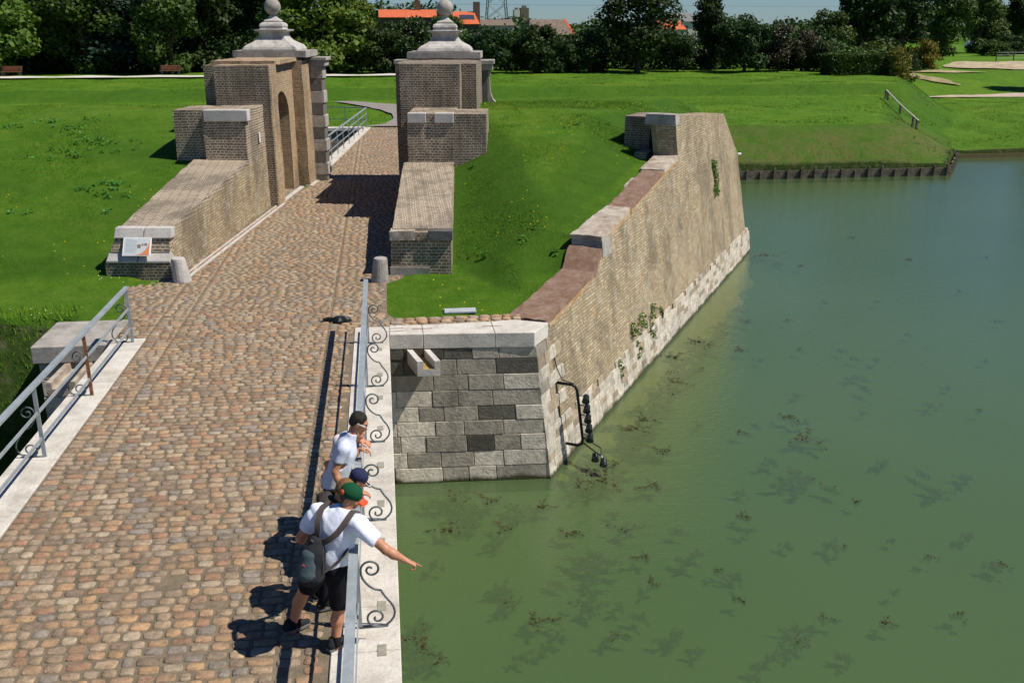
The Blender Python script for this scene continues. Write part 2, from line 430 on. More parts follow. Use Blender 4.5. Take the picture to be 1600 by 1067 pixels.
def grass_mat(name, blades=False):
    m, n, b = new_mat(name)
    b.inputs['Roughness'].default_value = 0.9
    b.inputs['Specular IOR Level'].default_value = 0.1
    geo = N(n, 'ShaderNodeNewGeometry'); pos = geo.outputs['Position']
    n1 = noise_node(n, 0.16, pos, 6, 0.6, 0.4)
    n2 = noise_node(n, 1.6, pos, 6, 0.7, 0.3)
    n3 = noise_node(n, 26.0, pos, 4, 0.7)
    r1 = ramp(n, n1.outputs['Fac'], [(0.30, (0.048, 0.125, 0.006)), (0.5, (0.080, 0.180, 0.010)), (0.70, (0.140, 0.228, 0.018))])
    r2 = ramp(n, n2.outputs['Fac'], [(0.28, (0.026, 0.078, 0.005)), (0.5, (0.073, 0.162, 0.010)), (0.75, (0.185, 0.232, 0.035))])
    c = mix(n, r1.outputs[0], r2.outputs[0], 0.5)
    f3 = ramp(n, n3.outputs['Fac'], [(0.3, (.5, .55, .5)), (0.65, (1.25, 1.2, 1.15))])
    c = mix(n, c, f3.outputs[0], 0.75, 'MULTIPLY')
    # thin dry earth on the steep banks
    sep = N(n, 'ShaderNodeSeparateXYZ'); n.links.new(geo.outputs['True Normal' if False else 'Normal'], sep.inputs[0])
    if not blades:
        mr = N(n, 'ShaderNodeMapRange'); mr.inputs['From Min'].default_value = 0.99; mr.inputs['From Max'].default_value = 0.90
        n.links.new(sep.outputs['Z'], mr.inputs['Value'])
        n4 = noise_node(n, 0.8, pos, 6, 0.7)
        f4 = ramp(n, n4.outputs['Fac'], [(0.34, (0, 0, 0)), (0.6, (1, 1, 1))])
        mm = N(n, 'ShaderNodeMath', operation='MULTIPLY'); n.links.new(mr.outputs[0], mm.inputs[0]); n.links.new(f4.outputs[0], mm.inputs[1])
        mm2 = N(n, 'ShaderNodeMath', operation='MULTIPLY'); n.links.new(mm.outputs[0], mm2.inputs[0]); mm2.inputs[1].default_value = 0.6
        long_ = N(n, 'ShaderNodeMapRange'); long_.inputs['From Min'].default_value = 0.990; long_.inputs['From Max'].default_value = 0.962; long_.inputs['To Max'].default_value = 0.72
        n.links.new(sep.outputs['Z'], long_.inputs['Value'])
        c = mix(n, c, mix(n, (0.028, 0.080, 0.006), (0.055, 0.125, 0.010), n2.outputs['Fac']), long_.outputs[0])
        # only the worn bank above the timber edge
        sp = N(n, 'ShaderNodeSeparateXYZ'); n.links.new(pos, sp.inputs[0])
        gx = N(n, 'ShaderNodeMapRange'); gx.inputs['From Min'].default_value = 15; gx.inputs['From Max'].default_value = 20; n.links.new(sp.outputs['X'], gx.inputs['Value'])
        gy = N(n, 'ShaderNodeMapRange'); gy.inputs['From Min'].default_value = 68; gy.inputs['From Max'].default_value = 64; n.links.new(sp.outputs['Y'], gy.inputs['Value'])
        mm3 = N(n, 'ShaderNodeMath', operation='MULTIPLY'); n.links.new(gx.outputs[0], mm3.inputs[0]); n.links.new(gy.outputs[0], mm3.inputs[1])
        mm4 = N(n, 'ShaderNodeMath', operation='MULTIPLY'); n.links.new(mm3.outputs[0], mm4.inputs[0]); n.links.new(mm2.outputs[0], mm4.inputs[1])
        c = mix(n, c, (0.13, 0.10, 0.045), mm4.outputs[0])
        st_ = N(n, 'ShaderNodeMapRange'); st_.inputs['From Min'].default_value = 0.8; st_.inputs['From Max'].default_value = 0.6; st_.inputs['To Max'].default_value = .85
        n.links.new(sep.outputs['Z'], st_.inputs['Value'])
        ea_ = noise_node(n, 2.5, pos, 7, .75); er_ = ramp(n, ea_.outputs['Fac'], [(.42, (.018, .045, .006)), (.55, (.055, .075, .02)), (.68, (.14, .12, .085))])
        c = mix(n, c, er_.outputs[0], st_.outputs[0])
        nb = noise_node(n, 40, pos, 4, 0.7)
        nb2 = noise_node(n, 3.0, pos, 6, 0.7)
        b1 = bump(n, None, nb2.outputs['Fac'], 0.5, 0.15)
        bump(n, b, nb.outputs['Fac'], 0.9, 0.06, b1)
    else:
        va = N(n, 'ShaderNodeVectorMath', operation='ADD'); n.links.new(geo.outputs['Normal'], va.inputs[0]); va.inputs[1].default_value = (0, 0, 1.6)
        vn = N(n, 'ShaderNodeVectorMath', operation='NORMALIZE'); n.links.new(va.outputs[0], vn.inputs[0])
        n.links.new(vn.outputs[0], b.inputs['Normal'])
    n.links.new(c, b.inputs['Base Color'])
    return m
M['grass'] = grass_mat('grass_ground')
M['blades'] = grass_mat('grass_blades', True)

def leaf_mat(name, c1, c2, trans=0.25):
    m, n, b = new_mat(name)
    geo = N(n, 'ShaderNodeNewGeometry'); oi = N(n, 'ShaderNodeObjectInfo')
    n1 = noise_node(n, 0.9, geo.outputs['Position'], 3)
    r = ramp(n, n1.outputs['Fac'], [(0.3, c1), (0.7, c2)])
    hs = N(n, 'ShaderNodeHueSaturation')
    mr = N(n, 'ShaderNodeMapRange'); mr.inputs['To Min'].default_value = 0.475; mr.inputs['To Max'].default_value = 0.52
    n.links.new(oi.outputs['Random'], mr.inputs['Value']); n.links.new(mr.outputs[0], hs.inputs['Hue'])
    mv = N(n, 'ShaderNodeMapRange'); mv.inputs['To Min'].default_value = 0.65; mv.inputs['To Max'].default_value = 1.25
    n.links.new(geo.outputs['Random Per Island'], mv.inputs['Value']); n.links.new(mv.outputs[0], hs.inputs['Value'])
    n.links.new(r.outputs[0], hs.inputs['Color'])
    n.links.new(hs.outputs[0], b.inputs['Base Color'])
    b.inputs['Roughness'].default_value = 0.6
    tr = N(n, 'ShaderNodeBsdfTranslucent'); n.links.new(hs.outputs[0], tr.inputs[0])
    ms = N(n, 'ShaderNodeMixShader'); ms.inputs[0].default_value = trans
    n.links.new(b.outputs[0], ms.inputs[1]); n.links.new(tr.outputs[0], ms.inputs[2])
    n.links.new(ms.outputs[0], n.nodes['Material Output'].inputs[0])
    return m
M['leaf_dark'] = leaf_mat('leaf_dark', (0.018, 0.042, 0.008), (0.040, 0.075, 0.012))
M['leaf_mid'] = leaf_mat('leaf_mid', (0.035, 0.075, 0.010), (0.075, 0.125, 0.018))
M['leaf_bright'] = leaf_mat('leaf_bright', (0.06, 0.12, 0.012), (0.12, 0.18, 0.02))
M['leaf_yellow'] = leaf_mat('leaf_yellow', (0.10, 0.12, 0.012), (0.24, 0.20, 0.025))
M['leaf_fir'] = leaf_mat('leaf_fir', (0.012, 0.035, 0.022), (0.025, 0.06, 0.03), 0.05)
M['leaf_red'] = leaf_mat('leaf_red', (0.028, 0.045, 0.012), (0.065, 0.045, 0.022))
M['ivy'] = leaf_mat('ivy', (0.06, 0.14, 0.012), (0.12, 0.21, 0.025))
M['weed'] = leaf_mat('grass_weed', (0.05, 0.155, 0.016), (0.085, 0.21, 0.03))
M['blossom'] = simple('white_blossom', (0.7, 0.6, 0.6), 0.8)
M['dandelion'] = simple('yellow_flower', (0.80, 0.62, 0.02), 0.8)
M['clover'] = simple('white_flower', (0.7, 0.7, 0.62), 0.8)

def water_mat():
    m, n, b = new_mat('moat_water')
    out = n.nodes['Material Output']
    geo = N(n, 'ShaderNodeNewGeometry'); pos = geo.outputs['Position']
    n1 = noise_node(n, 0.10, pos, 3, 0.5, 0.4)
    r = ramp(n, n1.outputs['Fac'], [(0.3, (0.088, 0.142, 0.052)), (0.7, (0.106, 0.162, 0.068))])
    n.links.new(r.outputs[0], b.inputs['Base Color'])
    b.inputs['Roughness'].default_value = 1.0; b.inputs['Specular IOR Level'].default_value = 0
    tr = N(n, 'ShaderNodeBsdfTransparent'); tr.inputs[0].default_value = (0.80, 0.92, 0.62, 1)
    ms = N(n, 'ShaderNodeMixShader'); ms.inputs[0].default_value = 0.48
    n.links.new(tr.outputs[0], ms.inputs[1]); n.links.new(b.outputs[0], ms.inputs[2])
    mp = N(n, 'ShaderNodeMapping'); mp.inputs['Scale'].default_value = (1.0, 2.2, 1); mp.inputs['Rotation'].default_value = (0, 0, R(25))
    n.links.new(pos, mp.inputs['Vector'])
    w1 = noise_node(n, 3.0, mp.outputs[0], 4, 0.6, 0.5)
    w2 = noise_node(n, 11.0, mp.outputs[0], 3, 0.6, 0.3)
    b1 = bump(n, None, w1.outputs['Fac'], 0.22, 0.05)
    b2 = bump(n, None, w2.outputs['Fac'], 0.30, 0.02, b1)
    gl = N(n, 'ShaderNodeBsdfGlossy'); gl.inputs['Roughness'].default_value = 0.03; gl.inputs[0].default_value = (1, 1, 1, 1)
    n.links.new(b2, gl.inputs['Normal'])
    fr = N(n, 'ShaderNodeFresnel'); fr.inputs[0].default_value = 1.45; n.links.new(b2, fr.inputs['Normal'])
    m2 = N(n, 'ShaderNodeMixShader'); n.links.new(fr.outputs[0], m2.inputs[0])
    n.links.new(ms.outputs[0], m2.inputs[1]); n.links.new(gl.outputs[0], m2.inputs[2])
    n.links.new(m2.outputs[0], out.inputs[0])
    return m
M['water'] = water_mat()
M['bed'] = stone('moat_bed', (0.085, 0.095, 0.035), (0.05, 0.06, 0.022), 0.6, scale=0.6)
M['mud'] = stone('bank_mud', (0.12, 0.10, 0.04), (0.06, 0.06, 0.02), 0.6, scale=2)
M['seaweed'] = simple('seaweed', (0.050, 0.042, 0.012), 0.8, 0, 0.5, 6)

# ------------------------------------------------------------------ frames
GA = R(8.0)
GO = (0.05, 22.6)
def G(u, v, z):        # gate frame -> world
    return (GO[0] + u * math.cos(GA) + v * math.sin(GA), GO[1] - u * math.sin(GA) + v * math.cos(GA), z)
C1 = (3.11, 17.58); WD = (0.5145, 0.8575); WN = (0.8575, -0.5145); BAT = 0.13
def Wf(s, t, z):       # bastion frame: s along wall, t inward from the wall foot line
    return (C1[0] + s * WD[0] - t * WN[0], C1[1] + s * WD[1] - t * WN[1], z)
def bt(z): return (z - WL) * BAT

# ------------------------------------------------------------------ terrain
def sstep(a, b, x):
    t = np.clip((x - a) / (b - a), 0, 1); return t * t * (3 - 2 * t)
def smin(a, b, k):
    h = np.clip(0.5 + 0.5 * (b - a) / k, 0, 1); return b * (1 - h) + a * h - k * h * (1 - h)

def terrain(x, y, bumps=True):
    x = np.asarray(x, float); y = np.asarray(y, float)
    # the rampart between the two moats
    ys = 22.4 - 4.6 * sstep(1.4, 4.2, x) - 0.4 * sstep(-6, -12, x)
    ramp_ = np.maximum(0.0, 0.205 * (y - ys))
    ramp_ = smin(ramp_, np.full_like(ramp_, 2.95), 0.8) * sstep(ys - 0.2, ys + 2.0, y)
    zr = ramp_ * 1.0
    # drop to the far ditch
    zr = zr + (-5.2 - zr) * sstep(38.4, 39.4, y)
    # beyond the ditch
    b0 = 0.95 * sstep(76.5, 80.0, y) + 0.1 * sstep(81, 100, y) - 0.5 * sstep(105, 160, y)
    farl = b0
    # right hand low ground
    xb = np.minimum(35.5 + 0.57 * (y - 60), 51.5) + 0.5 * np.sin(y * 0.25)
    low = np.interp(y, [62, 100, 125, 160, 400], [-2.6, -1.65, 0.6, 0.6, 0.0])
    crest = -0.40 + 0.03 * np.maximum(0, y - 61)
    rise = -2.45 + (crest + 2.45) * np.clip((y - 55.4) / 4.6, 0, 1) ** 0.85
    rr = rise + (farl - rise) * sstep(73, 78, y)
    mr = sstep(13, 20, x)
    far = farl * (1 - mr) + rr * mr
    ml = sstep(-3.8, 3.0, x - xb)
    far = far * (1 - ml) + low * ml
    # left/right side of the ditch edge
    edge = 56.2 - 1.0 * sstep(12, 20, x)
    zf = np.where(y > edge, far, -5.2)
    z = np.where(y < 47, zr, zf)
    # big moat on the right of the bastion
    sN = (x - C1[0]) * WN[0] + (y - C1[1]) * WN[1]
    sW = (x - C1[0]) * WD[0] + (y - C1[1]) * WD[1]
    zcap = np.interp(sW, [0, 0.86, 3.9, 4.5, 5.0, 7.05, 9.97, 12.2, 14, 18, 22], [-.05, 0, .33, .72, 1.0, 1.3, 1.65, 1.9, 1.9, 2.2, 2.4]) - 0.10
    zcap = zcap + 0.35 * np.maximum(0, -sN - 1.7)
    z = np.where((y < 47) & (sN < 0) & (sN > -8) & (sW > -0.5), smin(z, zcap, 0.15), z)
    moat = (sN > -0.95) & (y < 47)
    moat |= (x > 12.6) & (y > 34) & (y < 55.2)
    moat |= (x > 34.2) & (y < 55.2 + (x - 34.2) * 1.45) & (y < 62.3)
    moat |= (x > 39.1) & (y < 62.3)
    z = np.where(moat, -5.2, z)
    # near moat
    z = np.where((y < 18.2) & (x > -5.6), -5.2, z)
    bank = -np.maximum(0, 20.15 - y + 0.10 * (x + 6.6)) * 2.4
    zl = np.maximum(np.where(y < 20.2, np.minimum(z, bank), z), -5.2)
    z = np.where((x < -6.5), np.where(y < 22, zl, z), z)
    z = np.where((x >= -6.5) & (x <= -5.6) & (y < 18.2), -5.2, z)
    # the road cutting
    u = (x - GO[0]) * math.cos(GA) - (y - GO[1]) * math.sin(GA)
    v = (x - GO[0]) * math.sin(GA) + (y - GO[1]) * math.cos(GA)
    cut = (u > -5.9) & (u < 0.55) & (v > -0.6) & (v < 16.4)
    z = np.where(cut, 0.0, z)
    z = np.where((v > -0.6) & (v < 9.0) & (u > -6.2) & (u <= -5.9), np.minimum(z, 0.8), z)
    if bumps:
        z = z + np.where(cut | (y < 22.3), 0, 1) * 0.05 * (np.sin(x * 0.9 + 1.3 * np.sin(y * 0.6)) * np.cos(y * 0.8)) 
    return z

def axis(parts):
    out = []
    for a, b, st in parts:
        out += list(np.arange(a, b - 1e-6, st))
    out.append(parts[-1][1]); return np.array(out)
gx = axis([(-1500, -300, 200), (-300, -60, 20), (-60, -24, 1.5), (-24, 16, 0.25), (16, 60, 0.6), (60, 120, 4), (120, 300, 20), (300, 1500, 200)])
gy = axis([(-200, 8, 26), (8, 16, 1), (16, 42, 0.25), (42, 54, 2.0), (54, 80, 0.4), (80, 130, 2), (130, 300, 15), (300, 2000, 170)])
X, Y = np.meshgrid(gx, gy)
Z = terrain(X, Y)
jit = noise
Zn = np.array([[noise.noise(Vector((x * 0.35, y * 0.35, 0))) for x in gx] for y in gy])
Z = Z + Zn * 0.10 * ((Y > 23) | (X < -8)) * (Z > -4) * (np.abs(Z) > 0.02)
nx_, ny_ = len(gx), len(gy)
V = np.stack([X.ravel(), Y.ravel(), Z.ravel()], 1)
idx = np.arange(nx_ * ny_).reshape(ny_, nx_)
F = np.stack([idx[:-1, :-1].ravel(), idx[:-1, 1:].ravel(), idx[1:, 1:].ravel(), idx[1:, :-1].ravel()], 1)
g_o = np_mesh('ground', V, F, 4, M['grass'], smooth=False)
g_o['kind'] = 'structure'
g_o.data.materials.append(M['bed'])
fz = V[F, 2].max(1)
g_o.data.polygons.foreach_set('material_index', (fz < -3.15).astype(np.int32))
g_o.data.polygons.foreach_set('use_smooth', (V[F, 2].max(1) - V[F, 2].min(1) < 0.4))

def tz(x, y): return float(terrain(np.array([x]), np.array([y]))[0])

# water
w = MB(); w.add([(-300, -60, WL), (300, -60, WL), (300, 70, WL), (-300, 70, WL)], [[0, 1, 2, 3]])
wo = w.build('water', M['water'], recalc=False); wo['kind'] = 'structure'
# the suspended silt a little way down: things below it show only faintly
def murk_mat():
    m, n, b = new_mat('water_silt')
    b.inputs['Base Color'].default_value = (0.105, 0.150, 0.060, 1); b.inputs['Roughness'].default_value = 1; b.inputs['Specular IOR Level'].default_value = 0
    tr = N(n, 'ShaderNodeBsdfTransparent'); tr.inputs[0].default_value = (.8, .85, .6, 1)
    ms = N(n, 'ShaderNodeMixShader'); ms.inputs[0].default_value = 0.80
    n.links.new(tr.outputs[0], ms.inputs[1]); n.links.new(b.outputs[0], ms.inputs[2]); n.links.new(ms.outputs[0], n.nodes['Material Output'].inputs[0])
    return m
for k, dz in enumerate((0.27,)):
    w = MB(); w.add([(-300, -60, WL - dz), (300, -60, WL - dz), (300, 70, WL - dz), (-300, 70, WL - dz)], [[0, 1, 2, 3]])
    if k == 0: MURK = murk_mat()
    o = w.build('water_silt', MURK, recalc=False); o['kind'] = 'structure'
# added shelf along the bastion foot; its olive stands in for the wall's reflection
sh_v = []; sh_f = []
for i in range(60):
    s_ = 0.25 + i * 0.355
    for j, (t_, z_) in enumerate(((0.2, -3.20), (-0.35, -3.25), (-0.9 * min(1, (i + 1) / 6, (60 - i) / 8), -3.38), (-1.8, -3.9), (-3.2, -5.1))):
        q_ = Wf(s_, t_ - .25 * noise.noise(Vector((s_ * .8, j, 0))) * j, z_); sh_v.append(q_)
for i in range(59):
    for j in range(4): sh_f.append((i * 5 + j, i * 5 + j + 1, i * 5 + j + 6, i * 5 + j + 5))
so_ = np_mesh('moat_shelf', np.array(sh_v), np.array(sh_f), 4, stone('algae_mud', (0.24, 0.18, 0.035), (0.12, 0.10, 0.03), .7, scale=1.6)); so_['kind'] = 'structure'

# ------------------------------------------------------------------ cobbled road
def in_poly(px, py, poly):
    ins = False; j = len(poly) - 1
    for i in range(len(poly)):
        xi, yi = poly[i]; xj, yj = poly[j]
        if (yi > py) != (yj > py) and px < (xj - xi) * (py - yi) / (yj - yi) + xi: ins = not ins
        j = i
    return ins
def gp(u, v): p = G(u, v, 0); return (p[0], p[1])
road_poly = [(-4.67, 2.0), (-0.72, 2.0), (-0.70, 18.42), (-0.02, 18.55), (2.56, 18.60), (2.60, 18.98), (0.10, 19.05), (-0.06, 19.5), (-0.04, 21.9), (0.35, 22.4), gp(0.3, 0.2), gp(-0.1, 7), gp(-0.6, 9.3), gp(-1.2, 15.3), (0.75, 41.0), (1.2, 57.2), (-1.1, 57.2), (-2.35, 41.2), gp(-4.6, 15.2), gp(-5.1, 9.2), gp(-5.2, -0.1), gp(-5.25, -0.45), (-6.05, 23.0), (-5.95, 22.0), (-5.62, 20.6), (-5.30, 19.7), (-5.29, 18.375), (-4.67, 18.36)]
base = MB(); base.prism(road_poly, -0.08, 0.012)
bo = base.build('road_bed', M['sand']); bo['kind'] = 'structure'

pal = [((0.36, 0.215, 0.115), 6), ((0.37, 0.26, 0.155), 8), ((0.32, 0.235, 0.155), 7), ((0.25, 0.215, 0.175), 3), ((0.41, 0.32, 0.215), 4), ((0.32, 0.165, 0.09), 3), ((0.215, 0.15, 0.10), 4), ((0.42, 0.25, 0.12), 3)]
palc = np.array([p[0] for p in pal]); palw = np.array([p[1] for p in pal], float); palw /= palw.sum()
cv = []; cf = []; cc = []
def cobble(x0, x1, y0, y1, h, near, wear):
    """one rounded stone: rings from the joint up to a domed top"""
    k = len(cv) and 0
    cx, cy = (x0 + x1) / 2, (y0 + y1) / 2; a, b = (x1 - x0) / 2, (y1 - y0) / 2
    n = 10 if near else 8
    colr = palc[rng.choice(len(palc), p=palw)] * 1.24 * rng.uniform(0.80, 1.15) * wear; g__ = colr.mean(); colr = colr * .72 * np.array((.84, .86, .90)) + np.array((.31, .24, .175)) * .28
    if 20 < cy < 31:         # sand trodden over the setts in a diagonal strip towards the gate
        dx_ = abs(cx - np.interp(cy, [20.3, 22, 26.5, 31], [-4.3, -3.9, -3.35, -3.1])) + 0.12 * noise.noise(Vector((cx * 3, cy * 2, 1)))
        if dx_ < 0.24: colr = colr * .3 + np.array((.40, .315, .215)) * .7; h *= .45
    e = 0.42
    ph = rng.uniform(-0.06, 0.06); jx = rng.uniform(0.88, 1.03, n); jy = rng.uniform(0.88, 1.03, n); e = rng.uniform(.36, .6)
    tx, ty = rng.normal(0, 0.018, 2)
    ring = []
    for i in range(n):
        t = 2 * math.pi * (i + 0.5) / n + ph
        c_, s_ = math.cos(t), math.sin(t)
        ring.append((a * math.copysign(abs(c_) ** e, c_) * jx[i], b * math.copysign(abs(s_) ** e, s_) * jy[i]))
    base_i = cobble.k
    for sc_, zz in (((1.0, -0.02), (0.98, 0.55 * h), (0.84, 0.95 * h)) if near else ((1.0, -0.02), (0.86, 0.8 * h))):
        for (rx, ry) in ring:
            cv.append((cx + rx * sc_, cy + ry * sc_, 0.010 + zz + (rx * tx + ry * ty + rng.normal(0, .0022)) * (zz > 0)))
            cc.append(colr * rng.uniform(.84, 1.12))
    cv.append((cx, cy, 0.010 + h)); cc.append(colr)
    L = 3 if near else 2
    for q in range(L - 1):
        for i in range(n):
            j = (i + 1) % n
            cf.append((base_i + q * n + i, base_i + q * n + j, base_i + (q + 1) * n + j)); cf.append((base_i + q * n + i, base_i + (q + 1) * n + j, base_i + (q + 1) * n + i))
    top = base_i + L * n
    for i in range(n):
        cf.append((base_i + (L - 1) * n + i, base_i + (L - 1) * n + (i + 1) % n, top))
    cobble.k += L * n + 1
cobble.k = 0
y = 3.0
edges = [-6.35, -4.67, -4.16, -1.22, 4.0]
while y < 57.1:
    rh = rng.uniform(0.130, 0.158)
    for bi in range(4):
        x = edges[bi] + (0 if bi != 0 else rng.uniform(-.1, .1))
        lim = edges[bi + 1]
        off = 0.035 * math.sin(bi * 2.1 + y * 0.5)
        while x < lim - 0.07:
            wd = min(rng.choice([0.13, 0.165, 0.195, 0.22, 0.255], p=[.10, .20, .3, .26, .14]), lim - x)
            if lim - (x + wd) < 0.08: wd = lim - x
            cx, cy = x + wd / 2, y + rh / 2 + off
            if in_poly(cx, cy, road_poly) and in_poly(x + 0.02, cy, road_poly) and in_poly(x + wd - 0.02, cy, road_poly):
                gapx = rng.uniform(0.006, 0.014); gapy = rng.uniform(0.006, 0.0125)
                if rng.random() > 0.004:
                    dy = rng.normal(0, 0.004)
                    cobble(x + gapx, x + wd - gapx, y + gapy + off + dy, y + rh - gapy + off + dy, rng.uniform(0.010, 0.021), y < 20, rng.uniform(.9, 1.08))
            x += wd
    y += rh
# pale strips of cut stones along the quay coping
for k in range(2):
    x = -0.02 + k * 0.09
    yy = 18.60 + k * 0.19
    while x < 2.55:
        wd = rng.uniform(0.2, 0.3); cobble(x + .012, x + wd - .012, yy + .01, yy + .175, 0.05, True, 1.15); x += wd
co_ = np_mesh('cobblestones', np.array(cv), np.array(cf), 3, M['cobble'], smooth=True, colr=np.array(cc))
co_['kind'] = 'structure'

# ------------------------------------------------------------------ the bridge: ledges, sides, railings
def ledge(x0, x1, y0, y1, joints, name):
    mb = MB()
    ys = [y0] + joints + [y1]
    for a, b in zip(ys[:-1], ys[1:]):
        k = rng.uniform(-.002, .002)
        mb.box(x0, x1, a + 0.004, b - 0.004, -0.26, 0.03 + k)
    return mb.build(name, M['stone_ledge'], bevel=0.008)
bridge = empty('bridge', (-2.65, 10.5, WL), 'low stone bridge carrying the cobbled road over the moat towards the gate', 'bridge')
def part(o, parent):
    """adopt an object built at top level as a child"""
    off = ORG[o.name] - ORG[parent.name]
    o.parent = parent; o.location = off
    return o
jr = [4.2, 5.4, 6.7, 7.98, 8.74, 10.02, 11.35, 12.15, 13.34, 14.81, 15.9, 17.09]
part(ledge(-0.70, -0.03, 3.0, 18.50, jr, 'ledge'), bridge)
part(ledge(-5.27, -4.68, 3.0, 18.36, [5.3, 7.1, 8.8, 10.2, 11.6, 12.9, 13.9, 15.0, 16.0, 17.2], 'ledge'), bridge)
mb = MB()
for xa, xb in ((-0.55, -0.18), (-5.12, -4.75)):
    mb.box(xa, xb, 3.0, 17.8, -5.0, -0.262)
mb.box(-4.75, -0.55, 3.0, 17.8, -0.9, -0.09)
part(mb.build('side_wall', M['brick_dark'], rough=0.5), bridge)
# iron cramps let into the ledge
M['cramp'] = stone('cramp_fill', (0.30, 0.28, 0.22), (0.16, 0.15, 0.11), 0.7, scale=14)
for yy in (17.08, 15.71, 14.63, 13.38, 12.11, 10.99, 10.04, 8.73, 7.98, 6.7):
    cr = MB(); cr.box(-0.255, -0.165, yy - 0.09, yy + 0.09, 0.02, 0.0365)
    part(cr.build('cramp', M['cramp']), bridge)

def scroll_pts():
    P = []
    def arc(c, seq):
        for ang, r in seq: P.append((c[0] + r * math.cos(R(ang)), c[1] + r * math.sin(R(ang))))
    cu = (0.14, 0.665); cl = (0.175, 0.112)
    seq = []
    for i in range(31):
        t = i / 30; ang = -300 + 480 * t; r = 0.012 + (0.10 - 0.012) * (t ** 0.75)
        seq.append((ang, r))
    arc(cu, seq)
    P += [(0.042, 0.61), (0.055, 0.565), (0.085, 0.515), (0.125, 0.468), (0.17, 0.438), (0.232, 0.42)]
    P2 = [(0.232, 0.42), (0.245, 0.385), (0.275, 0.335), (0.315, 0.28), (0.345, 0.225), (0.357, 0.165), (0.345, 0.105), (0.31, 0.055), (0.265, 0.02)]
    seq = []
    for i in range(31):
        t = i / 30; ang = -75 - 500 * t; r = 0.105 - (0.105 - 0.012) * (t ** 1.25)
        seq.append((ang, r))
    Pa = P2
    for ang, r in seq: Pa.append((cl[0] + r * math.cos(R(ang)), cl[1] + r * math.sin(R(ang))))
    return P, Pa
SA, SB = scroll_pts()

def railing(name, label, x, y0, y1, posts, out, rust_post=None):
    root = empty(name, (x, (y0 + y1) / 2, 0.03), label, 'railing', 'grey iron railings with scroll braces along the bridge')
    mb = MB(); mb.bar((x, y0, 1.10), (x, y1, 1.10), 0.085, 0.02); mb.bar((x + 0.038, y0, 1.085), (x + 0.038, y1, 1.085), 0.008, 0.03)
    mb.build('top_rail', M['rail'], root)
    for h in (0.69, 0.31):
        mb = MB(); mb.bar((x, y0, h), (x, y1, h), 0.012 if out > 0 else 0.02, 0.045); mb.build('lower_rail', M['rail'], root)
    for yy in posts:
        p = MB(); p.bar((x, yy, 0.02), (x, yy, 1.09), 0.055, 0.016, side=(1, 0, 0))
        po = p.build('post', M['rust'] if rust_post == yy else M['rail'], root)
        if rust_post == yy: po['label'] = 'rust-brown post leaning loose from its railing'
        q = MB()
        for seg in (SA, SB):
            n = len(seg)
            pts = [(x + out * a, yy, 0.03 + b) for a, b in seg]
            q.tube(pts, 0.0115, 8)
        q.box(min(x, x + out * 0.28), max(x, x + out * 0.28), yy - 0.014, yy + 0.014, 0.03, 0.045)
        q.build('scroll_brace', M['iron'], root, smooth=True)
    return root
railing('bridge_railing', 'grey iron railing on the water side of the bridge, the people leaning over it', -0.43, 3.2, 18.13, [3.9, 6.15, 8.37, 10.56, 12.88, 15.15, 17.45], 1)
railing('bridge_railing', 'grey iron railing on the left edge of the bridge with one rusty post', -4.87, 3.2, 18.2, [6.2, 8.4, 10.7, 13.0, 15.36, 18.12], -1, 15.36)

# ------------------------------------------------------------------ quay front wall (ashlar) and coping
def rnd_tint(kind):
    if kind == 'd': c = np.array((0.10, 0.092, 0.074)) * rng.uniform(0.7, 1.3)
    elif kind == 'm': c = np.array((0.35, 0.315, 0.255)) * rng.uniform(0.8, 1.2)
    else: c = np.array((0.62, 0.56, 0.46)) * rng.uniform(0.85, 1.12)
    return tuple(c)
quay = empty('quay_wall', (1.5, 17.9, WL), 'weathered grey ashlar quay wall below the lawn with pale coping and a stone spout', 'wall')
mb = MB()
ztop, zbot = -0.27, -3.6
rows = 9; fr_h = (ztop - WL) / 8.9
tl, tr_ = (-0.6, 17.99), (2.845, 17.735); bl, br_ = (-0.6, 17.79), (3.11, 17.60)
def fq(a, z):   # a 0..1 along, height z
    k = (ztop - z) / (ztop - WL)
    x = (tl[0] + (tr_[0] - tl[0]) * a) * (1 - k) + (bl[0] + (br_[0] - bl[0]) * a) * k
    y = (tl[1] + (tr_[1] - tl[1]) * a) * (1 - k) + (bl[1] + (br_[1] - bl[1]) * a) * k
    return x, y
z = ztop; r_ = 0
pat = {0: 'dddmml', 1: 'ddmmdm', 2: 'mlmmll', 3: 'llmmlmm', 4: 'lmmdll', 5: 'llmmdml', 6: 'mlmdml', 7: 'lmmlll', 8: 'lmmlml', 9: 'mmmm', 10: 'mmmm'}
while z > zbot:
    h = fr_h * (0.72 if r_ == 0 else rng.uniform(0.96, 1.1)); z1 = max(z - h, zbot)
    a = 0; seq = pat.get(r_, 'mmlm'); k = 0
    while a < 1 - 1e-4:
        wdt = rng.uniform(0.14, 0.26)
        a1 = a + wdt
        if a1 > 0.88: a1 = 1.0
        g_ = 0.0017
        d = rng.uniform(-.004, .012)
        aa, ab = a + g_, a1 - g_ * (a1 < 1)
        pts = []
        for dep in (d, -0.30):
            for (A_, Z_) in ((aa, z1 + .004), (ab, z1 + .004), (ab, z - .004), (aa, z - .004)):
                x_, y_ = fq(A_, Z_); pts.append((x_, y_ - dep, Z_))
        pts = [pts[i] for i in (0, 1, 2, 3)], [pts[i] for i in (4, 5, 6, 7)]
        mb.hexa(pts[1], pts[0], rnd_tint(seq[min(int(a * len(seq)), len(seq) - 1)]))
        a = a1; k += 1
    z = z1; r_ += 1
ash = mb.build('ashlar_blocks', M['blocks'], quay, bevel=0.009)
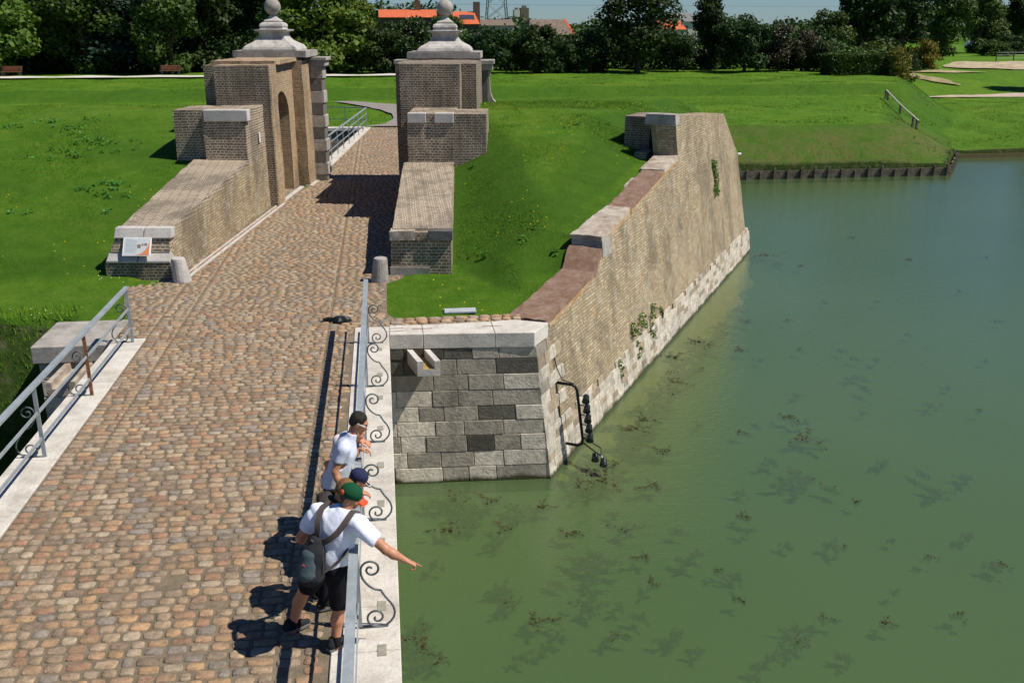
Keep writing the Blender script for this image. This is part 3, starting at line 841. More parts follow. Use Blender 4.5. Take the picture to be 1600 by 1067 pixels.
mb = MB(); mb.hexa([(-0.6, 18.35, -4.5), (-0.6, 17.82, -4.5), (3.05, 17.63, -4.5), (3.6, 18.6, -4.5)], [(-0.6, 18.5, -0.272), (-0.6, 18.02, -0.272), (2.82, 17.76, -0.272), (3.1, 18.3, -0.272)])
mb.build('mortar_core', M['sand'], quay)
cop = [[(-0.025, 17.93), (0.62, 17.885), (0.62, 18.50), (-0.025, 18.54)], [(0.628, 17.885), (2.02, 17.77), (2.02, 18.53), (0.628, 18.50)], [(2.028, 17.77), (2.80, 17.69), (3.17, 18.30), (2.52, 18.60), (2.028, 18.53)]]
mb = MB()
for p in cop: mb.prism(p, -0.268, 0.035)
cpo = mb.build('coping', M['stone_ledge'], quay, bevel=0.01)
mb = MB()
for (x_, y_, l) in ((0.62, 18.22, 0.2), (2.02, 18.22, 0.2), (0.12, 18.12, 0.14), (0.12, 18.3, 0.14)):
    mb.box(x_ - l, x_ + l, y_ - 0.008, y_ + 0.008, 0.03, 0.041)
mb.build('iron_clamp', M['rust'], quay)
# spout
sp = MB()
def spx(x, yy): return x + (17.95 - yy) * 0.28
for (xa, xb, za, zb) in ((0.29, 0.40, -0.56, -0.27), (0.62, 0.73, -0.56, -0.27), (0.40, 0.62, -0.56, -0.44)):
    ya, yb = 17.28, 18.1
    sp.hexa([(spx(xa, ya), ya, za - .06), (spx(xb, ya), ya, za - .06), (spx(xb, yb), yb, za), (spx(xa, yb), yb, za)], [(spx(xa, ya), ya, zb - .05), (spx(xb, ya), ya, zb - .05), (spx(xb, yb), yb, zb), (spx(xa, yb), yb, zb)])
so = sp.build('water_spout', M['stone_pale'], quay)
sp = MB(); ya, yb = 17.285, 18.0
sp.hexa([(spx(.40, ya), ya, -.488), (spx(.62, ya), ya, -.488), (spx(.62, yb), yb, -.44), (spx(.40, yb), yb, -.44)], [(spx(.40, ya), ya, -.482), (spx(.62, ya), ya, -.482), (spx(.62, yb), yb, -.434), (spx(.40, yb), yb, -.434)])
sp.build('algae_bed', simple('ochre_silt', (0.27, 0.19, 0.07), 0.9, 0, 0.3, 9), so)

# left abutment
ab = empty('bridge_abutment', (-6.0, 18.8, WL), 'square pale stone abutment beside the far left end of the bridge', 'abutment')
mb = MB()
z = -0.3
while z > -4.4:
    x = -6.62
    while x < -4.8:
        w_ = rng.uniform(0.5, 0.8); x1 = min(x + w_, -4.75)
        mb.box(x + .006, x1 - .006, 18.10 + rng.uniform(-.008, .008), 19.55, z - 0.34, z - 0.008, rnd_tint(random.choice('mml')))
        x = x1
    z -= 0.35
mb.build('ashlar_blocks', M['blocks'], ab, bevel=0.008)
mb = MB(); mb.box(-6.70, -5.28, 18.04, 19.66, -0.30, 0.03); mb.build('cap_stone', M['stone_grey'], ab, bevel=0.012)
mb = MB()
for (xa, xb, za, zb) in ((-6.12, -6.02, -0.58, -0.31), (-5.72, -5.62, -0.58, -0.31), (-6.02, -5.72, -0.58, -0.44)):
    mb.hexa([(xa - .05, 17.05, za - .02), (xb - .05, 17.05, za - .02), (xb, 18.2, za), (xa, 18.2, za)], [(xa - .05, 17.05, zb - .02), (xb - .05, 17.05, zb - .02), (xb, 18.2, zb), (xa, 18.2, zb)])
mb.build('water_spout', M['stone_white'], ab)

# ------------------------------------------------------------------ the bastion wall
bas = empty('bastion_wall', Wf(11, 0, WL), 'long battered brick bastion wall rising in steps beside the open moat', 'wall')
prof = [(0.0, -0.02), (0.86, 0.0), (3.9, 0.33), (4.5, 0.72), (4.92, 0.74)]
prof2 = [(4.92, 1.0), (7.05, 1.30), (9.97, 1.65), (12.2, 1.95)]
def wall_solid(mb, pr, thick, zb=-4.6, drop=0.10, T=None):
    for (s0, z0), (s1, z1) in zip(pr[:-1], pr[1:]):
        a0, a1 = z0 - drop, z1 - drop
        mb.hexa([Wf(s0, bt(zb), zb), Wf(s1, bt(zb), zb), Wf(s1, thick + 0.5, zb), Wf(s0, thick + 0.5, zb)],
                [Wf(s0, bt(a0), a0), Wf(s1, bt(a1), a1), Wf(s1, bt(a1) + thick, a1), Wf(s0, bt(a0) + thick, a0)])
# one welded body: build as polygon in (s,z) swept from outer to inner face
def wall_body(pts, thick, name, mat):
    """pts: closed (s,z) outline"""
    mb = MB(); n = len(pts)
    o = [Wf(s, bt(z), z) for s, z in pts]; i_ = [Wf(s, thick(s, z), z) for s, z in pts]
    fs = [list(range(n)), list(range(2 * n - 1, n - 1, -1))]
    for a in range(n):
        b = (a + 1) % n; fs.append([a, n + a, n + b, b])
    mb.add(o + i_, fs)
    return mb.build(name, mat, bas, rough=0.33, amp=0.022)
D_ = 0.10
outline = [(0.05, -4.6), (22.55, -4.6), (22.21, -3.1), (21.75, -1.07), (21.25, 0.98), (20.05, 1.94), (19.1, 2.66), (12.30, 3.10), (12.20, 3.10), (12.20, 1.95 - D_), (9.97, 1.65 - D_), (7.05, 1.30 - D_), (4.92, 1.0 - D_), (4.92, 0.74 - D_), (4.5, 0.72 - D_), (3.9, 0.33 - D_), (0.86, -0.02 - D_), (0.30, -0.29)]
wall_body(outline, lambda s, z: bt(z) + (0.60 if 4.9 < s < 12.25 else (.74 if s < 12.25 else .9)), 'brickwork', M['brick_tan'])
# cap slabs
def slab(s0, z0, s1, z1, t0, t1, th, mat, nm, over=0.006):
    mb = MB()
    def pt(s, z, t, inn): return Wf(s, bt(z) + t if inn else bt(z) - over, z)
    mb.hexa([pt(s0, z0 - th, t0, 0), pt(s1, z1 - th, t1, 0), pt(s1, z1 - th, t1, 1), pt(s0, z0 - th, t0, 1)],
            [pt(s0, z0, t0, 0), pt(s1, z1, t1, 0), pt(s1, z1, t1, 1), pt(s0, z0, t0, 1)])
    return mb.build(nm, mat, bas, rough=0.16, amp=0.026)
slab(0.72, 0.03, 3.88, 0.34, 0.86, 0.80, 0.14, M['red_screed'], 'cap_slab')
slab(3.89, 0.33, 4.52, 0.74, 0.80, 0.80, 0.16, M['red_screed'], 'cap_slab')
mb = MB(); mb.hexa([Wf(4.55, bt(.5) - .01, .5), Wf(5.2, bt(.5) - .01, .5), Wf(5.2, bt(.5) + .76, .5), Wf(4.55, bt(.5) + .76, .5)], [Wf(4.60, bt(.9) - .01, .93), Wf(5.2, bt(.9) - .01, .96), Wf(5.2, bt(.9) + .76, .96), Wf(4.60, bt(.9) + .76, .93)])
o = mb.build('step_stone', M['stone_grey'], bas, rough=0.3, amp=0.01)
slab(4.58, 1.01, 7.0, 1.29, 0.78, 0.62, 0.11, M['stone_white'], 'cap_slab')['label'] = 'whitish broken cap slab'
slab(7.0, 1.285, 10.6, 1.74, 0.58, 0.66, 0.12, M['red_screed'], 'cap_slab')
slab(10.6, 1.76, 12.19, 1.97, 0.72, 0.72, 0.13, M['stone_white'], 'cap_slab')['label'] = 'whitish cap slab under the tall brick end'
mb = MB(); mb.hexa([Wf(8.4, bt(1.2) + .55, 1.0), Wf(9.8, bt(1.2) + .6, 1.2), Wf(9.8, bt(1.2) + .9, 1.2), Wf(8.2, bt(1.2) + 1.0, 1.0)], [Wf(8.4, bt(1.3) + .55, 1.38), Wf(9.8, bt(1.3) + .6, 1.62), Wf(9.7, bt(1.3) + .78, 1.62), Wf(8.5, bt(1.3) + .85, 1.3)])
mb.build('broken_edge', M['stone_white'], bas, rough=0.2, amp=0.02)
M['lichen_brick'] = stone('lichen_brick', (0.33, 0.19, 0.075), (0.44, 0.36, 0.24), 0.95, scale=3.0, bstr=0.9)
for (s0, z0, s1, z1) in ((0.9, -0.07, 3.8, 0.22), (5.0, 0.93, 6.9, 1.18), (7.1, 1.19, 11.9, 1.84)):
    slab(s0, z0, s1, z1, .1, .1, 0.085, M['lichen_brick'], 'edge_course', 0.012)
# grey coping block on the tall end and the brick-on-edge crown course
mb = MB(); mb.hexa([Wf(12.16, bt(2.85) - .02, 2.86), Wf(12.62, bt(2.85) - .02, 2.86), Wf(12.62, bt(2.85) + .95, 2.86), Wf(12.16, bt(2.85) + .95, 2.86)], [Wf(12.20, bt(3.15) - .015, 3.17), Wf(12.66, bt(3.15) - .015, 3.17), Wf(12.66, bt(3.15) + .88, 3.17), Wf(12.20, bt(3.15) + .88, 3.17)])
mb.build('coping_block', M['stone_grey'], bas, rough=0.3, amp=0.008)
mb = MB(); mb.hexa([Wf(12.1, 1.62, 0.8), Wf(12.9, 1.62, 0.8), Wf(12.9, 2.02, 0.8), Wf(12.1, 2.02, 0.8)], [Wf(12.1, 1.62, 2.02), Wf(12.9, 1.62, 2.02), Wf(12.9, 1.98, 2.02), Wf(12.1, 1.98, 2.02)])
mb.hexa([Wf(13.1, 1.85, 0.9), Wf(14.6, 1.85, 0.9), Wf(14.6, 2.62, 0.9), Wf(13.1, 2.62, 0.9)], [Wf(13.1, 1.80, 3.0), Wf(14.6, 1.80, 3.0), Wf(14.6, 2.62, 3.0), Wf(13.1, 2.62, 3.0)])
mb.build('buttress', M['brick_dark'], bas, rough=0.3, amp=0.015)
# stone plinth along the water with toothed top, quoins at the near corner
mb = MB()
z = -3.45; r_ = 0
while z < -0.30:
    h = 0.17 if z < -2.2 else 0.26
    z1 = min(z + h, -0.30)
    s = 0.0
    smax = 22.6 if z1 < -2.0 else (1.35 if r_ % 2 else 0.75)
    while s < smax - 0.05:
        w_ = rng.uniform(0.26, 0.5) if r_ % 2 else rng.uniform(0.3, 0.6)
        s1 = min(s + w_, smax)
        keep = True
        if z1 > -2.25 and z1 < -2.0: keep = (rng.random() < 0.8) or s < 1.4
        if keep:
            d = rng.uniform(0.030, 0.042)
            k = 'l' if rng.random() < 0.72 else ('m' if rng.random() < 0.8 else 'd')
            t = np.array(rnd_tint(k)) * 1.12
            if k == 'l': t = t * .70
            if k == 'd': t = np.array((.27, .245, .20))
            if k == 'm': t = np.array((0.32, 0.26, 0.18)) * rng.uniform(.8, 1.15)
            a_ = [Wf(s + .005, bt(z) - d, z + .004), Wf(s1 - .005, bt(z) - d, z + .004), Wf(s1 - .005, bt(z1) - d, z1 - .004), Wf(s + .005, bt(z1) - d, z1 - .004)]
            b_ = [Wf(s + .005, bt(z) + .2, z + .004), Wf(s1 - .005, bt(z) + .2, z + .004), Wf(s1 - .005, bt(z1) + .2, z1 - .004), Wf(s + .005, bt(z1) + .2, z1 - .004)]
            mb.hexa(a_, b_, tuple(t))
        s = s1
    z = z1; r_ += 1
mb.build('stone_plinth', M['blocks'], bas, bevel=0.006)
mb = MB(); mb.tube([Wf(21.3, bt(.9) - .0, .95), Wf(21.35, bt(.9) - .12, .95)], 0.05, 8); mb.build('drain_pipe', M['white'], bas)

# ------------------------------------------------------------------ the gate
def gbox(mb, u0, u1, v0, v1, z0, z1): mb.box(u0, u1, v0, v1, z0, z1)
def gate_mb(): return MB(T=G)

def finial(parent, u, v, z0):
    slabm = gate_mb(); slabm.box(u - 1.31, u + 1.31, v - 1.0, v + 1.15, z0, z0 + 0.22)
    slabm.build('top_slab', M['stone_grey'], parent, rough=0.4, amp=0.01)
    f = gate_mb()
    zz = z0 + 0.222
    prf = [(0.90, 0), (0.90, 0.04), (0.86, 0.12), (0.78, 0.19), (0.66, 0.25), (0.53, 0.33), (0.45, 0.42), (0.42, 0.50), (0.42, 0.58), (0.46, 0.61), (0.55, 0.635), (0.56, 0.68), (0.40, 0.685), (0.38, 0.73), (0.40, 0.80), (0.37, 0.87), (0.30, 0.91), (0.22, 0.92), (0.27, 0.935), (0.26, 0.97), (0.15, 1.05), (0.09, 1.12), (0.08, 1.16)]
    f.square([(r * 1.06, zz + h * 1.06) for r, h in prf], u, v)
    f.build('moulded_base', M['stone_finial'], parent, bevel=None)
    b = gate_mb()
    cz = zz + 1.16 * 1.06 + 0.27
    b.lathe([(0.001, cz - 0.295)] + [(0.295 * math.sin(math.pi * i / 14), cz - 0.295 * math.cos(math.pi * i / 14)) for i in range(1, 14)] + [(0.001, cz + 0.295)], u, v, 24)
    b.build('stone_ball', M['stone_grey'], parent, smooth=True)

# left gate tower
LT = empty('gate_tower', G(-6, 12, 0), 'left brick gate tower with a tall arched recess and a stone ball on top', 'gate tower', 'pair of brick gate towers')
m = gate_mb()
m.box(-6.62, -4.87, 9.29, 10.15, -0.3, 4.50)
m.build('front_pier', M['brick_gate'], LT, rough=0.3, amp=0.028)
m = gate_mb(); m.box(-7.12, -6.55, 9.75, 15.2, -0.3, 4.48); m.build('outer_wall', M['brick_dark'], LT, rough=0.35, amp=0.025)
m = gate_mb(); m.box(-6.63, -4.875, 9.16, 9.30, -0.3, 4.49); m.build('weathered_face', M['brick_dark'], LT, rough=0.3, amp=0.02)  # thin darker brick skin: the front face's shade put into its colour
# recessed wall with the arch, drawn as (v,z) outline extruded in u
def arch_wall(u0, u1, v0, v1, z1, a0, a1, spring, apex):
    mb = gate_mb()
    arc = []
    n = 10
    for i in range(n + 1):
        t = math.pi * i / n
        arc.append(((a0 + a1) / 2 - (a1 - a0) / 2 * math.cos(t), spring + (apex - spring) * math.sin(t)))
    for u in (0,):
        pass
    # pieces: left jamb, right jamb, spandrel strips
    mb.box(u0, u1, v0, a0, -0.3, z1)
    mb.box(u0, u1, a1, v1, -0.3, z1)
    for (p, q) in zip(arc[:-1], arc[1:]):
        mb.hexa([(u0, p[0], p[1]), (u1, p[0], p[1]), (u1, q[0], q[1]), (u0, q[0], q[1])],
                [(u0, p[0], z1), (u1, p[0], z1), (u1, q[0], z1), (u0, q[0], z1)])
    return mb
arch_wall(-5.95, -5.10, 10.14, 13.38, 4.49, 10.55, 12.55, 2.7, 3.55).build('arched_wall', M['brick_gate'], LT)
m = gate_mb(); m.box(-6.56, -5.72, 10.16, 14.7, -0.3, 4.44); m.box(-5.8, -4.9, 10.16, 13.3, -0.3, 0.03); m.build('core', M['brick_dark'], LT)
m = gate_mb(); m.box(-5.96, -4.72, 13.36, 14.60, -0.3, 4.50); m.build('rear_pier', M['brick_gate'], LT, rough=0.3, amp=0.02)
m = gate_mb()
z = -0.2; k = 0
while z < 4.1:
    e = 0.05 if k % 2 else 0.0
    m.box(-6.6, -4.28 + e, 14.605, 15.25, z, z + 0.44, (0.42, 0.39, 0.35) if k % 2 else (0.16, 0.15, 0.135)); z += 0.445; k += 1
m.box(-6.7, -4.12, 14.55, 15.35, z, z + 0.20, (0.40, 0.37, 0.33))
m.box(-6.75, -4.05, 14.50, 15.42, z + .202, z + 0.32, (0.36, 0.34, 0.30))
m.build('facade', M['blocks'], LT, bevel=0.012)
m = gate_mb(); m.box(-6.98, -4.9, 10.1, 14.5, 4.47, 4.60); m.build('brick_cap', M['brick_gate'], LT, rough=0.4, amp=0.02)
finial(LT, -5.86, 14.35, 4.605)

# right gate tower
RT = empty('gate_tower', G(0.5, 12, 0), 'right brick gate tower with a scrolled stone buttress and a stone ball on top', 'gate tower', 'pair of brick gate towers')
m = gate_mb(); m.box(-0.72, 1.20, 9.17, 10.02, -0.3, 4.55); m.build('front_pier', M['brick_dark'], RT, rough=0.3, amp=0.022)
m = gate_mb(); m.box(-0.95, 1.69, 10.02, 14.6, -0.3, 4.52); m.build('body', M['brick_dark'], RT, rough=0.35, amp=0.015)
m = gate_mb()
m.box(-1.38, 1.92, 14.605, 15.25, -0.2, 4.1, (0.12, 0.115, 0.10))
m.box(-1.50, 2.10, 14.52, 15.38, 4.10, 4.32, (0.30, 0.28, 0.25))
m.box(-1.56, 2.16, 14.46, 15.44, 4.322, 4.47, (0.33, 0.31, 0.28))
m.build('facade', M['blocks'], RT, bevel=0.012)
vol = [(1.925, 4.09), (2.0, 4.05), (2.02, 3.95), (1.97, 3.85), (1.99, 3.5), (2.02, 3.25), (2.1, 3.05), (2.22, 2.93), (2.36, 2.86), (2.5, 2.82), (2.58, 2.78), (2.58, 2.2), (1.925, 2.2)]
m = gate_mb(); n = len(vol)
m.add([(a, 14.66, b) for a, b in vol] + [(a, 15.15, b) for a, b in vol], [list(range(n)), list(range(2 * n - 1, n - 1, -1))] + [[i, n + i, n + (i + 1) % n, (i + 1) % n] for i in range(n)])
m.build('scroll_buttress', M['stone_grey'], RT)
finial(RT, 0.39, 14.35, 4.56)

# wing walls
LW = empty('wing_wall', G(-5.9, 4, 0), 'left brick approach wall with sloping brick top, carrying the information panel', 'wall', 'brick approach walls in front of the gate')
m = gate_mb()
m.hexa([(-6.55, -0.35, -0.3), (-5.14, -0.35, -0.3), (-5.14, 9.2, -0.3), (-6.9, 9.2, -0.3)], [(-6.38, -0.02, 1.10), (-5.14, -0.02, 1.10), (-5.14, 9.2, 1.85), (-6.85, 9.2, 1.85)])
m.build('brickwork', M['brick_tan'], LW, rough=0.3, amp=0.022)
m = gate_mb()
m.hexa([(-6.5, -0.02, 1.0), (-5.145, -0.02, 1.0), (-5.145, 7.0, 1.7), (-6.8, 7.0, 1.7)], [(-6.40, -0.02, 1.17), (-5.15, -0.02, 1.17), (-5.15, 7.0, 1.83), (-6.82, 7.0, 1.83)])
m.build('sloping_top', M['brick_brown'], LW, rough=0.25, amp=0.022)
m = gate_mb(); m.box(-6.66, -5.12, -0.42, -0.1, -0.2, 0.42); m.build('base_course', M['brick_dark'], LW, rough=0.25, amp=0.01)
m = gate_mb()
for (a, b) in ((-6.64, -5.90), (-5.895, -5.12)):
    m.hexa([(a, -0.43, 0.421), (b, -0.43, 0.421), (b, 0.0, 0.421), (a, 0.0, 0.421)], [(a + .02, -0.43, 0.47), (b, -0.43, 0.47), (b, -0.25, 0.68), (a + .06, -0.25, 0.68)])
for (a, b) in ((-6.44, -5.75), (-5.745, -5.08)):
    m.hexa([(a, -0.27, 0.985), (b, -0.27, 0.985), (b, 0.02, 0.985), (a, 0.02, 0.985)], [(a + .03, -0.18, 1.215), (b, -0.18, 1.215), (b, 0.03, 1.215), (a + .03, 0.03, 1.215)])
m.build('stone_course', M['stone_pale'], LW, bevel=0.008)
m = gate_mb(); m.hexa([(-6.55, -0.30, 0.66), (-5.14, -0.30, 0.66), (-5.14, 0, 0.66), (-6.55, 0, 0.66)], [(-6.42, -0.22, 0.99), (-5.14, -0.22, 0.99), (-5.14, 0, 0.99), (-6.42, 0, 0.99)])
m.build('panel_backing', M['brick_brown'], LW, rough=0.3, amp=0.008)
m = gate_mb(); m.box(-6.42, -5.145, 6.96, 9.16, 0.5, 3.28); m.box(-7.42, -6.42, 7.35, 9.16, 0.5, 3.26); m.build('raised_block', M['brick_brown'], LW, rough=0.28, amp=0.02)
m = gate_mb(); m.box(-6.36, -5.04, 6.90, 7.25, 2.98, 3.31); m.build('block_coping', M['stone_pale'], LW, bevel=0.012)
m = gate_mb(); m.box(-5.12, -5.10, 8.3, 8.42, 2.2, 2.5); m.build('notice_plate', M['white'], LW)

RW = empty('wing_wall', G(0.7, 4, 0), 'right brick approach wall with sloping brick top beside the lawn', 'wall', 'brick approach walls in front of the gate')
m = gate_mb()
m.hexa([(0.0, 0.12, -0.3), (1.48, 0.12, -0.3), (1.12, 7.05, -0.3), (-0.5, 7.05, -0.3)], [(0.03, 0.14, 0.86), (1.47, 0.14, 0.86), (1.12, 7.05, 1.6), (-0.45, 7.05, 1.6)])
m.build('brickwork', M['brick_brown'], RW, rough=0.28, amp=0.015)
m = gate_mb()
m.hexa([(0.02, 0.30, 0.85), (1.47, 0.30, 0.85), (1.11, 7.0, 1.6), (-0.46, 7.0, 1.6)], [(0.05, 0.32, 1.10), (1.45, 0.32, 1.10), (1.09, 7.0, 1.76), (-0.42, 7.0, 1.76)])
m.build('sloping_top', M['brick_brown'], RW, rough=0.25, amp=0.022)
m = gate_mb(); m.box(0.0, 0.60, 0.06, 0.45, 0.865, 1.09); m.build('coping_stone', M['stone_white'], RW, rough=0.15, amp=0.02)['label'] = 'whitewashed coping stone on the left of the wall end'
m = gate_mb(); m.box(0.95, 1.50, 0.06, 0.45, 0.865, 1.09); m.build('coping_stone', M['stone_dark'], RW, rough=0.15, amp=0.015)
m = gate_mb(); m.box(0.60, 0.95, 0.10, 0.40, 0.865, 1.05); m.build('brick_infill', M['brick_brown'], RW)
m = gate_mb(); m.box(-0.01, 0.95, 0.09, 0.3, -0.1, 0.2); m.build('footing', M['stone_grey'], RW, rough=0.2, amp=0.01)
m = gate_mb(); m.box(-0.27, 1.10, 7.0, 9.16, 0.5, 3.2); m.box(1.10, 2.10, 7.04, 9.0, 0.5, 3.18); m.build('raised_block', M['brick_brown'], RW, rough=0.28, amp=0.015)
m = gate_mb(); m.box(-0.26, 0.29, 6.95, 7.2, 2.93, 3.22); m.box(0.55, 1.12, 6.95, 7.2, 2.93, 3.22); m.build('block_coping', M['stone_pale'], RW, bevel=0.012)

# gutter stones along the foot of the left wall
m = gate_mb()
v = -0.3
while v < 9.0:
    m.box(-4.98, -4.93, v, v + 0.9, 0.0, 0.035); m.box(-4.84, -4.76, v, v + 0.9, 0.0, 0.04); v += 0.91
m.box(-5.02, -4.86, 9.9, 13.1, 0.0, 0.04); m.box(-4.86, -4.6, 13.3, 14.7, 0.0, 0.035)
o = m.build('gutter', M['stone_pale']); tag(o, 'narrow pale stone gutter running along the foot of the left wall', 'gutter')

# information panel: tilted board on the wall end
IP = empty('information_panel', G(-5.87, -0.5, 0.6), 'white and orange information panel on the end of the left wall', 'sign')
a, b = (-0.47, 0.60), (-0.25, 0.985)   # (v,z) bottom, top
def bp(u, k, off=0.0): return (u, a[0] + (b[0] - a[0]) * k - 0.866 * off, a[1] + (b[1] - a[1]) * k + 0.5 * off)
m = gate_mb(); m.hexa([bp(-6.2, 0, 0), bp(-5.54, 0, 0), bp(-5.54, 1, 0), bp(-6.2, 1, 0)], [bp(-6.2, 0, .025), bp(-5.54, 0, .025), bp(-5.54, 1, .025), bp(-6.2, 1, .025)])
m.build('board', M['white'], IP)
m = gate_mb(); m.hexa([bp(-6.17, .03, .026), bp(-5.57, .03, .026), bp(-5.57, .97, .026), bp(-6.17, .97, .026)], [bp(-6.17, .03, .028), bp(-5.57, .03, .028), bp(-5.57, .97, .028), bp(-6.17, .97, .028)])
m.build('printed_sheet', simple('pale_print', (0.52, 0.55, 0.55), 0.5, 0, 0.04), IP)
m = gate_mb()
pts = [(-5.575, .035), (-5.575, .95)] + [(-5.575 - 0.33 * (1 - math.cos(t)) , .95 - 0.915 * math.sin(t)) for t in np.linspace(0.1, math.pi / 2, 9)]
pts = pts[::-1]
m.hexa([bp(u_, k_, .0285) for u_, k_ in pts], [bp(u_, k_, .030) for u_, k_ in pts])
m.build('orange_corner', simple('orange_print', (0.62, 0.22, 0.09), 0.5, 0, 0.04), IP)
m = gate_mb()
for i in range(11):
    k = 0.88 - i * 0.07
    m.hexa([bp(-6.14, k, .0285), bp(-6.14 + (0.17 if i == 0 else 0.24 + 0.02 * (i % 3)), k, .0285), bp(-6.14 + (0.17 if i == 0 else 0.24 + 0.02 * (i % 3)), k + .022, .0285), bp(-6.14, k + .022, .0285)],
           [bp(-6.14, k, .0300), bp(-6.14 + (0.17 if i == 0 else 0.24 + 0.02 * (i % 3)), k, .0300), bp(-6.14 + (0.17 if i == 0 else 0.24 + 0.02 * (i % 3)), k + .022, .0300), bp(-6.14, k + .022, .0300)])
m.build('text_lines', simple('grey_print', (0.34, 0.37, 0.38), 0.5, 0, 0.04), IP)
m = gate_mb()
for (u0, u1, k0, k1) in ((-5.86, -5.78, .42, .62), (-5.76, -5.72, .55, .66), (-5.70, -5.63, .55, .68)):
    m.hexa([bp(u0, k0, .0285), bp(u1, k0, .0285), bp(u1, k1, .0285), bp(u0, k1, .0285)], [bp(u0, k0, .0302), bp(u1, k0, .0302), bp(u1, k1, .0302), bp(u0, k1, .0302)])
m.build('small_picture', simple('brown_print', (0.22, 0.15, 0.10), 0.5, 0, 0.3, 30), IP)

# guard stones
def guard_stone(x, y, tiltx, label, mt='stone_pale'):
    m = MB()
    rings = []
    for r, z in ((0.215, -0.1), (0.21, 0.05), (0.185, 0.30), (0.165, 0.52), (0.155, 0.57), (0.13, 0.585)):
        rings.append([(x + tiltx * z + r * math.cos(2 * math.pi * i / 20), y + r * math.sin(2 * math.pi * i / 20), z) for i in range(20)])
    m.ring_loft(rings)
    o = m.build('guard_stone', M[mt], smooth=False)
    return tag(o, label, 'bollard', 'round stone guard posts at the wall ends')
guard_stone(-4.80, 22.72, -0.10, 'pale round stone post leaning against the end of the left wall')
guard_stone(-0.20, 22.12, 0.06, 'grey round stone post half in shade beside the right wall', 'stone_grey')  # darker stone than its twin, the shade on it put into the colour

# drain grating in the lawn
m = MB()
for i in range(16): m.box(1.15 + i * 0.041, 1.175 + i * 0.041, 19.28, 19.50, 0.03, 0.055)
m.box(1.13, 1.81, 19.26, 19.29, 0.02, 0.05); m.box(1.13, 1.81, 19.49, 19.52, 0.02, 0.05)
m.box(1.14, 1.80, 19.28, 19.50, 0.0, 0.032)
tag(m.build('drain_grating', simple('galvanised_steel', (0.55, 0.57, 0.58), 0.5, 0.1, 0.1)), 'small galvanised drain grating lying in the lawn above the quay', 'grating')

# ------------------------------------------------------------------ foliage
def leaf_cloud(centers, radii, n, size, flat=1.0, shell=0.45, up=0.25):
    """n leaf quads spread over a set of clumps; returns verts, faces"""
    centers = np.asarray(centers); radii = np.asarray(radii)
    wts = radii.prod(1) ** (2 / 3.); wts /= wts.sum()
    ci = rng.choice(len(centers), n, p=wts)
    d = rng.normal(size=(n, 3)); d /= np.linalg.norm(d, axis=1)[:, None]
    rr = 1 - shell * rng.random(n) ** 1.6
    rr *= 1 + 0.12 * rng.normal(size=n)
    p = centers[ci] + d * rr[:, None] * radii[ci]
    nrm = d + rng.normal(size=(n, 3)) * 0.75 + np.array([0, 0, up]); nrm /= np.linalg.norm(nrm, axis=1)[:, None]
    a = np.cross(nrm, rng.normal(size=(n, 3))); a /= np.linalg.norm(a, axis=1)[:, None]
    b = np.cross(nrm, a)
    s = size * rng.uniform(0.6, 1.35, n)[:, None]
    a = a * s; b = b * s * 0.72
    q = np.stack([p - a, p - b * 0.9 + a * .1, p + a, p + b], 1).reshape(-1, 3)
    f = np.arange(n * 4).reshape(n, 4)
    return q, f

def make_tree_proto(kind, h, w_, nleaf, leafmat, size=0.2, trunk_h=0.18, seed=0):
    """crown and trunk meshes around the origin (data only)"""
    r0 = np.random.default_rng(seed)
    cs = []; rs = []
    if kind == 'fir':
        for k in range(16):
            t = k / 15; rad = (1 - t) * w_ / 2 + 0.12
            for j in range(max(1, int(9 * (1 - t)))):
                an = r0.uniform(0, 2 * math.pi)
                cs.append((math.cos(an) * rad * .6, math.sin(an) * rad * .6, h * (0.12 + 0.86 * t))); rs.append((rad * .55, rad * .55, h * 0.035))
    else:
        nb = 26 if kind == 'round' else 34
        for k in range(nb):
            t = r0.uniform(0, 1); an = r0.uniform(0, 2 * math.pi)
            if kind == 'round': prof = math.sin(math.pi * (0.12 + 0.80 * t)) ** 0.65
            elif kind == 'tall': prof = math.sin(math.pi * (0.10 + 0.84 * t)) ** 0.8 * (1.0 - 0.25 * t)
            else: prof = math.sqrt(max(0.05, 1 - t * t))
            rad = w_ / 2 * prof * r0.uniform(0.45, 0.82)
            zz = h * (trunk_h + (0.94 - trunk_h) * t)
            cr_ = w_ * r0.uniform(0.11, 0.20)
            cs.append((math.cos(an) * rad, math.sin(an) * rad, zz)); rs.append((cr_, cr_, cr_ * r0.uniform(.6, .9)))
        cs.append((0, 0, h * 0.55)); rs.append((w_ * .28, w_ * .28, h * .25))
    q, f = leaf_cloud(cs, rs, nleaf, size)
    # stray twigs past the outline
    k = nleaf // 14
    idx_ = rng.integers(0, nleaf, k)
    cen = q.reshape(-1, 4, 3)[idx_]; c0 = cen.mean(1); d = c0 - np.array([0, 0, h * .5]); d /= np.linalg.norm(d, axis=1)[:, None]
    cen = cen + (d * rng.uniform(0.1, 0.6, k)[:, None] * w_ * .1)[:, None, :]
    q = np.concatenate([q, cen.reshape(-1, 3)]); f = np.arange(len(q)).reshape(-1, 4)
    return q, f, cs

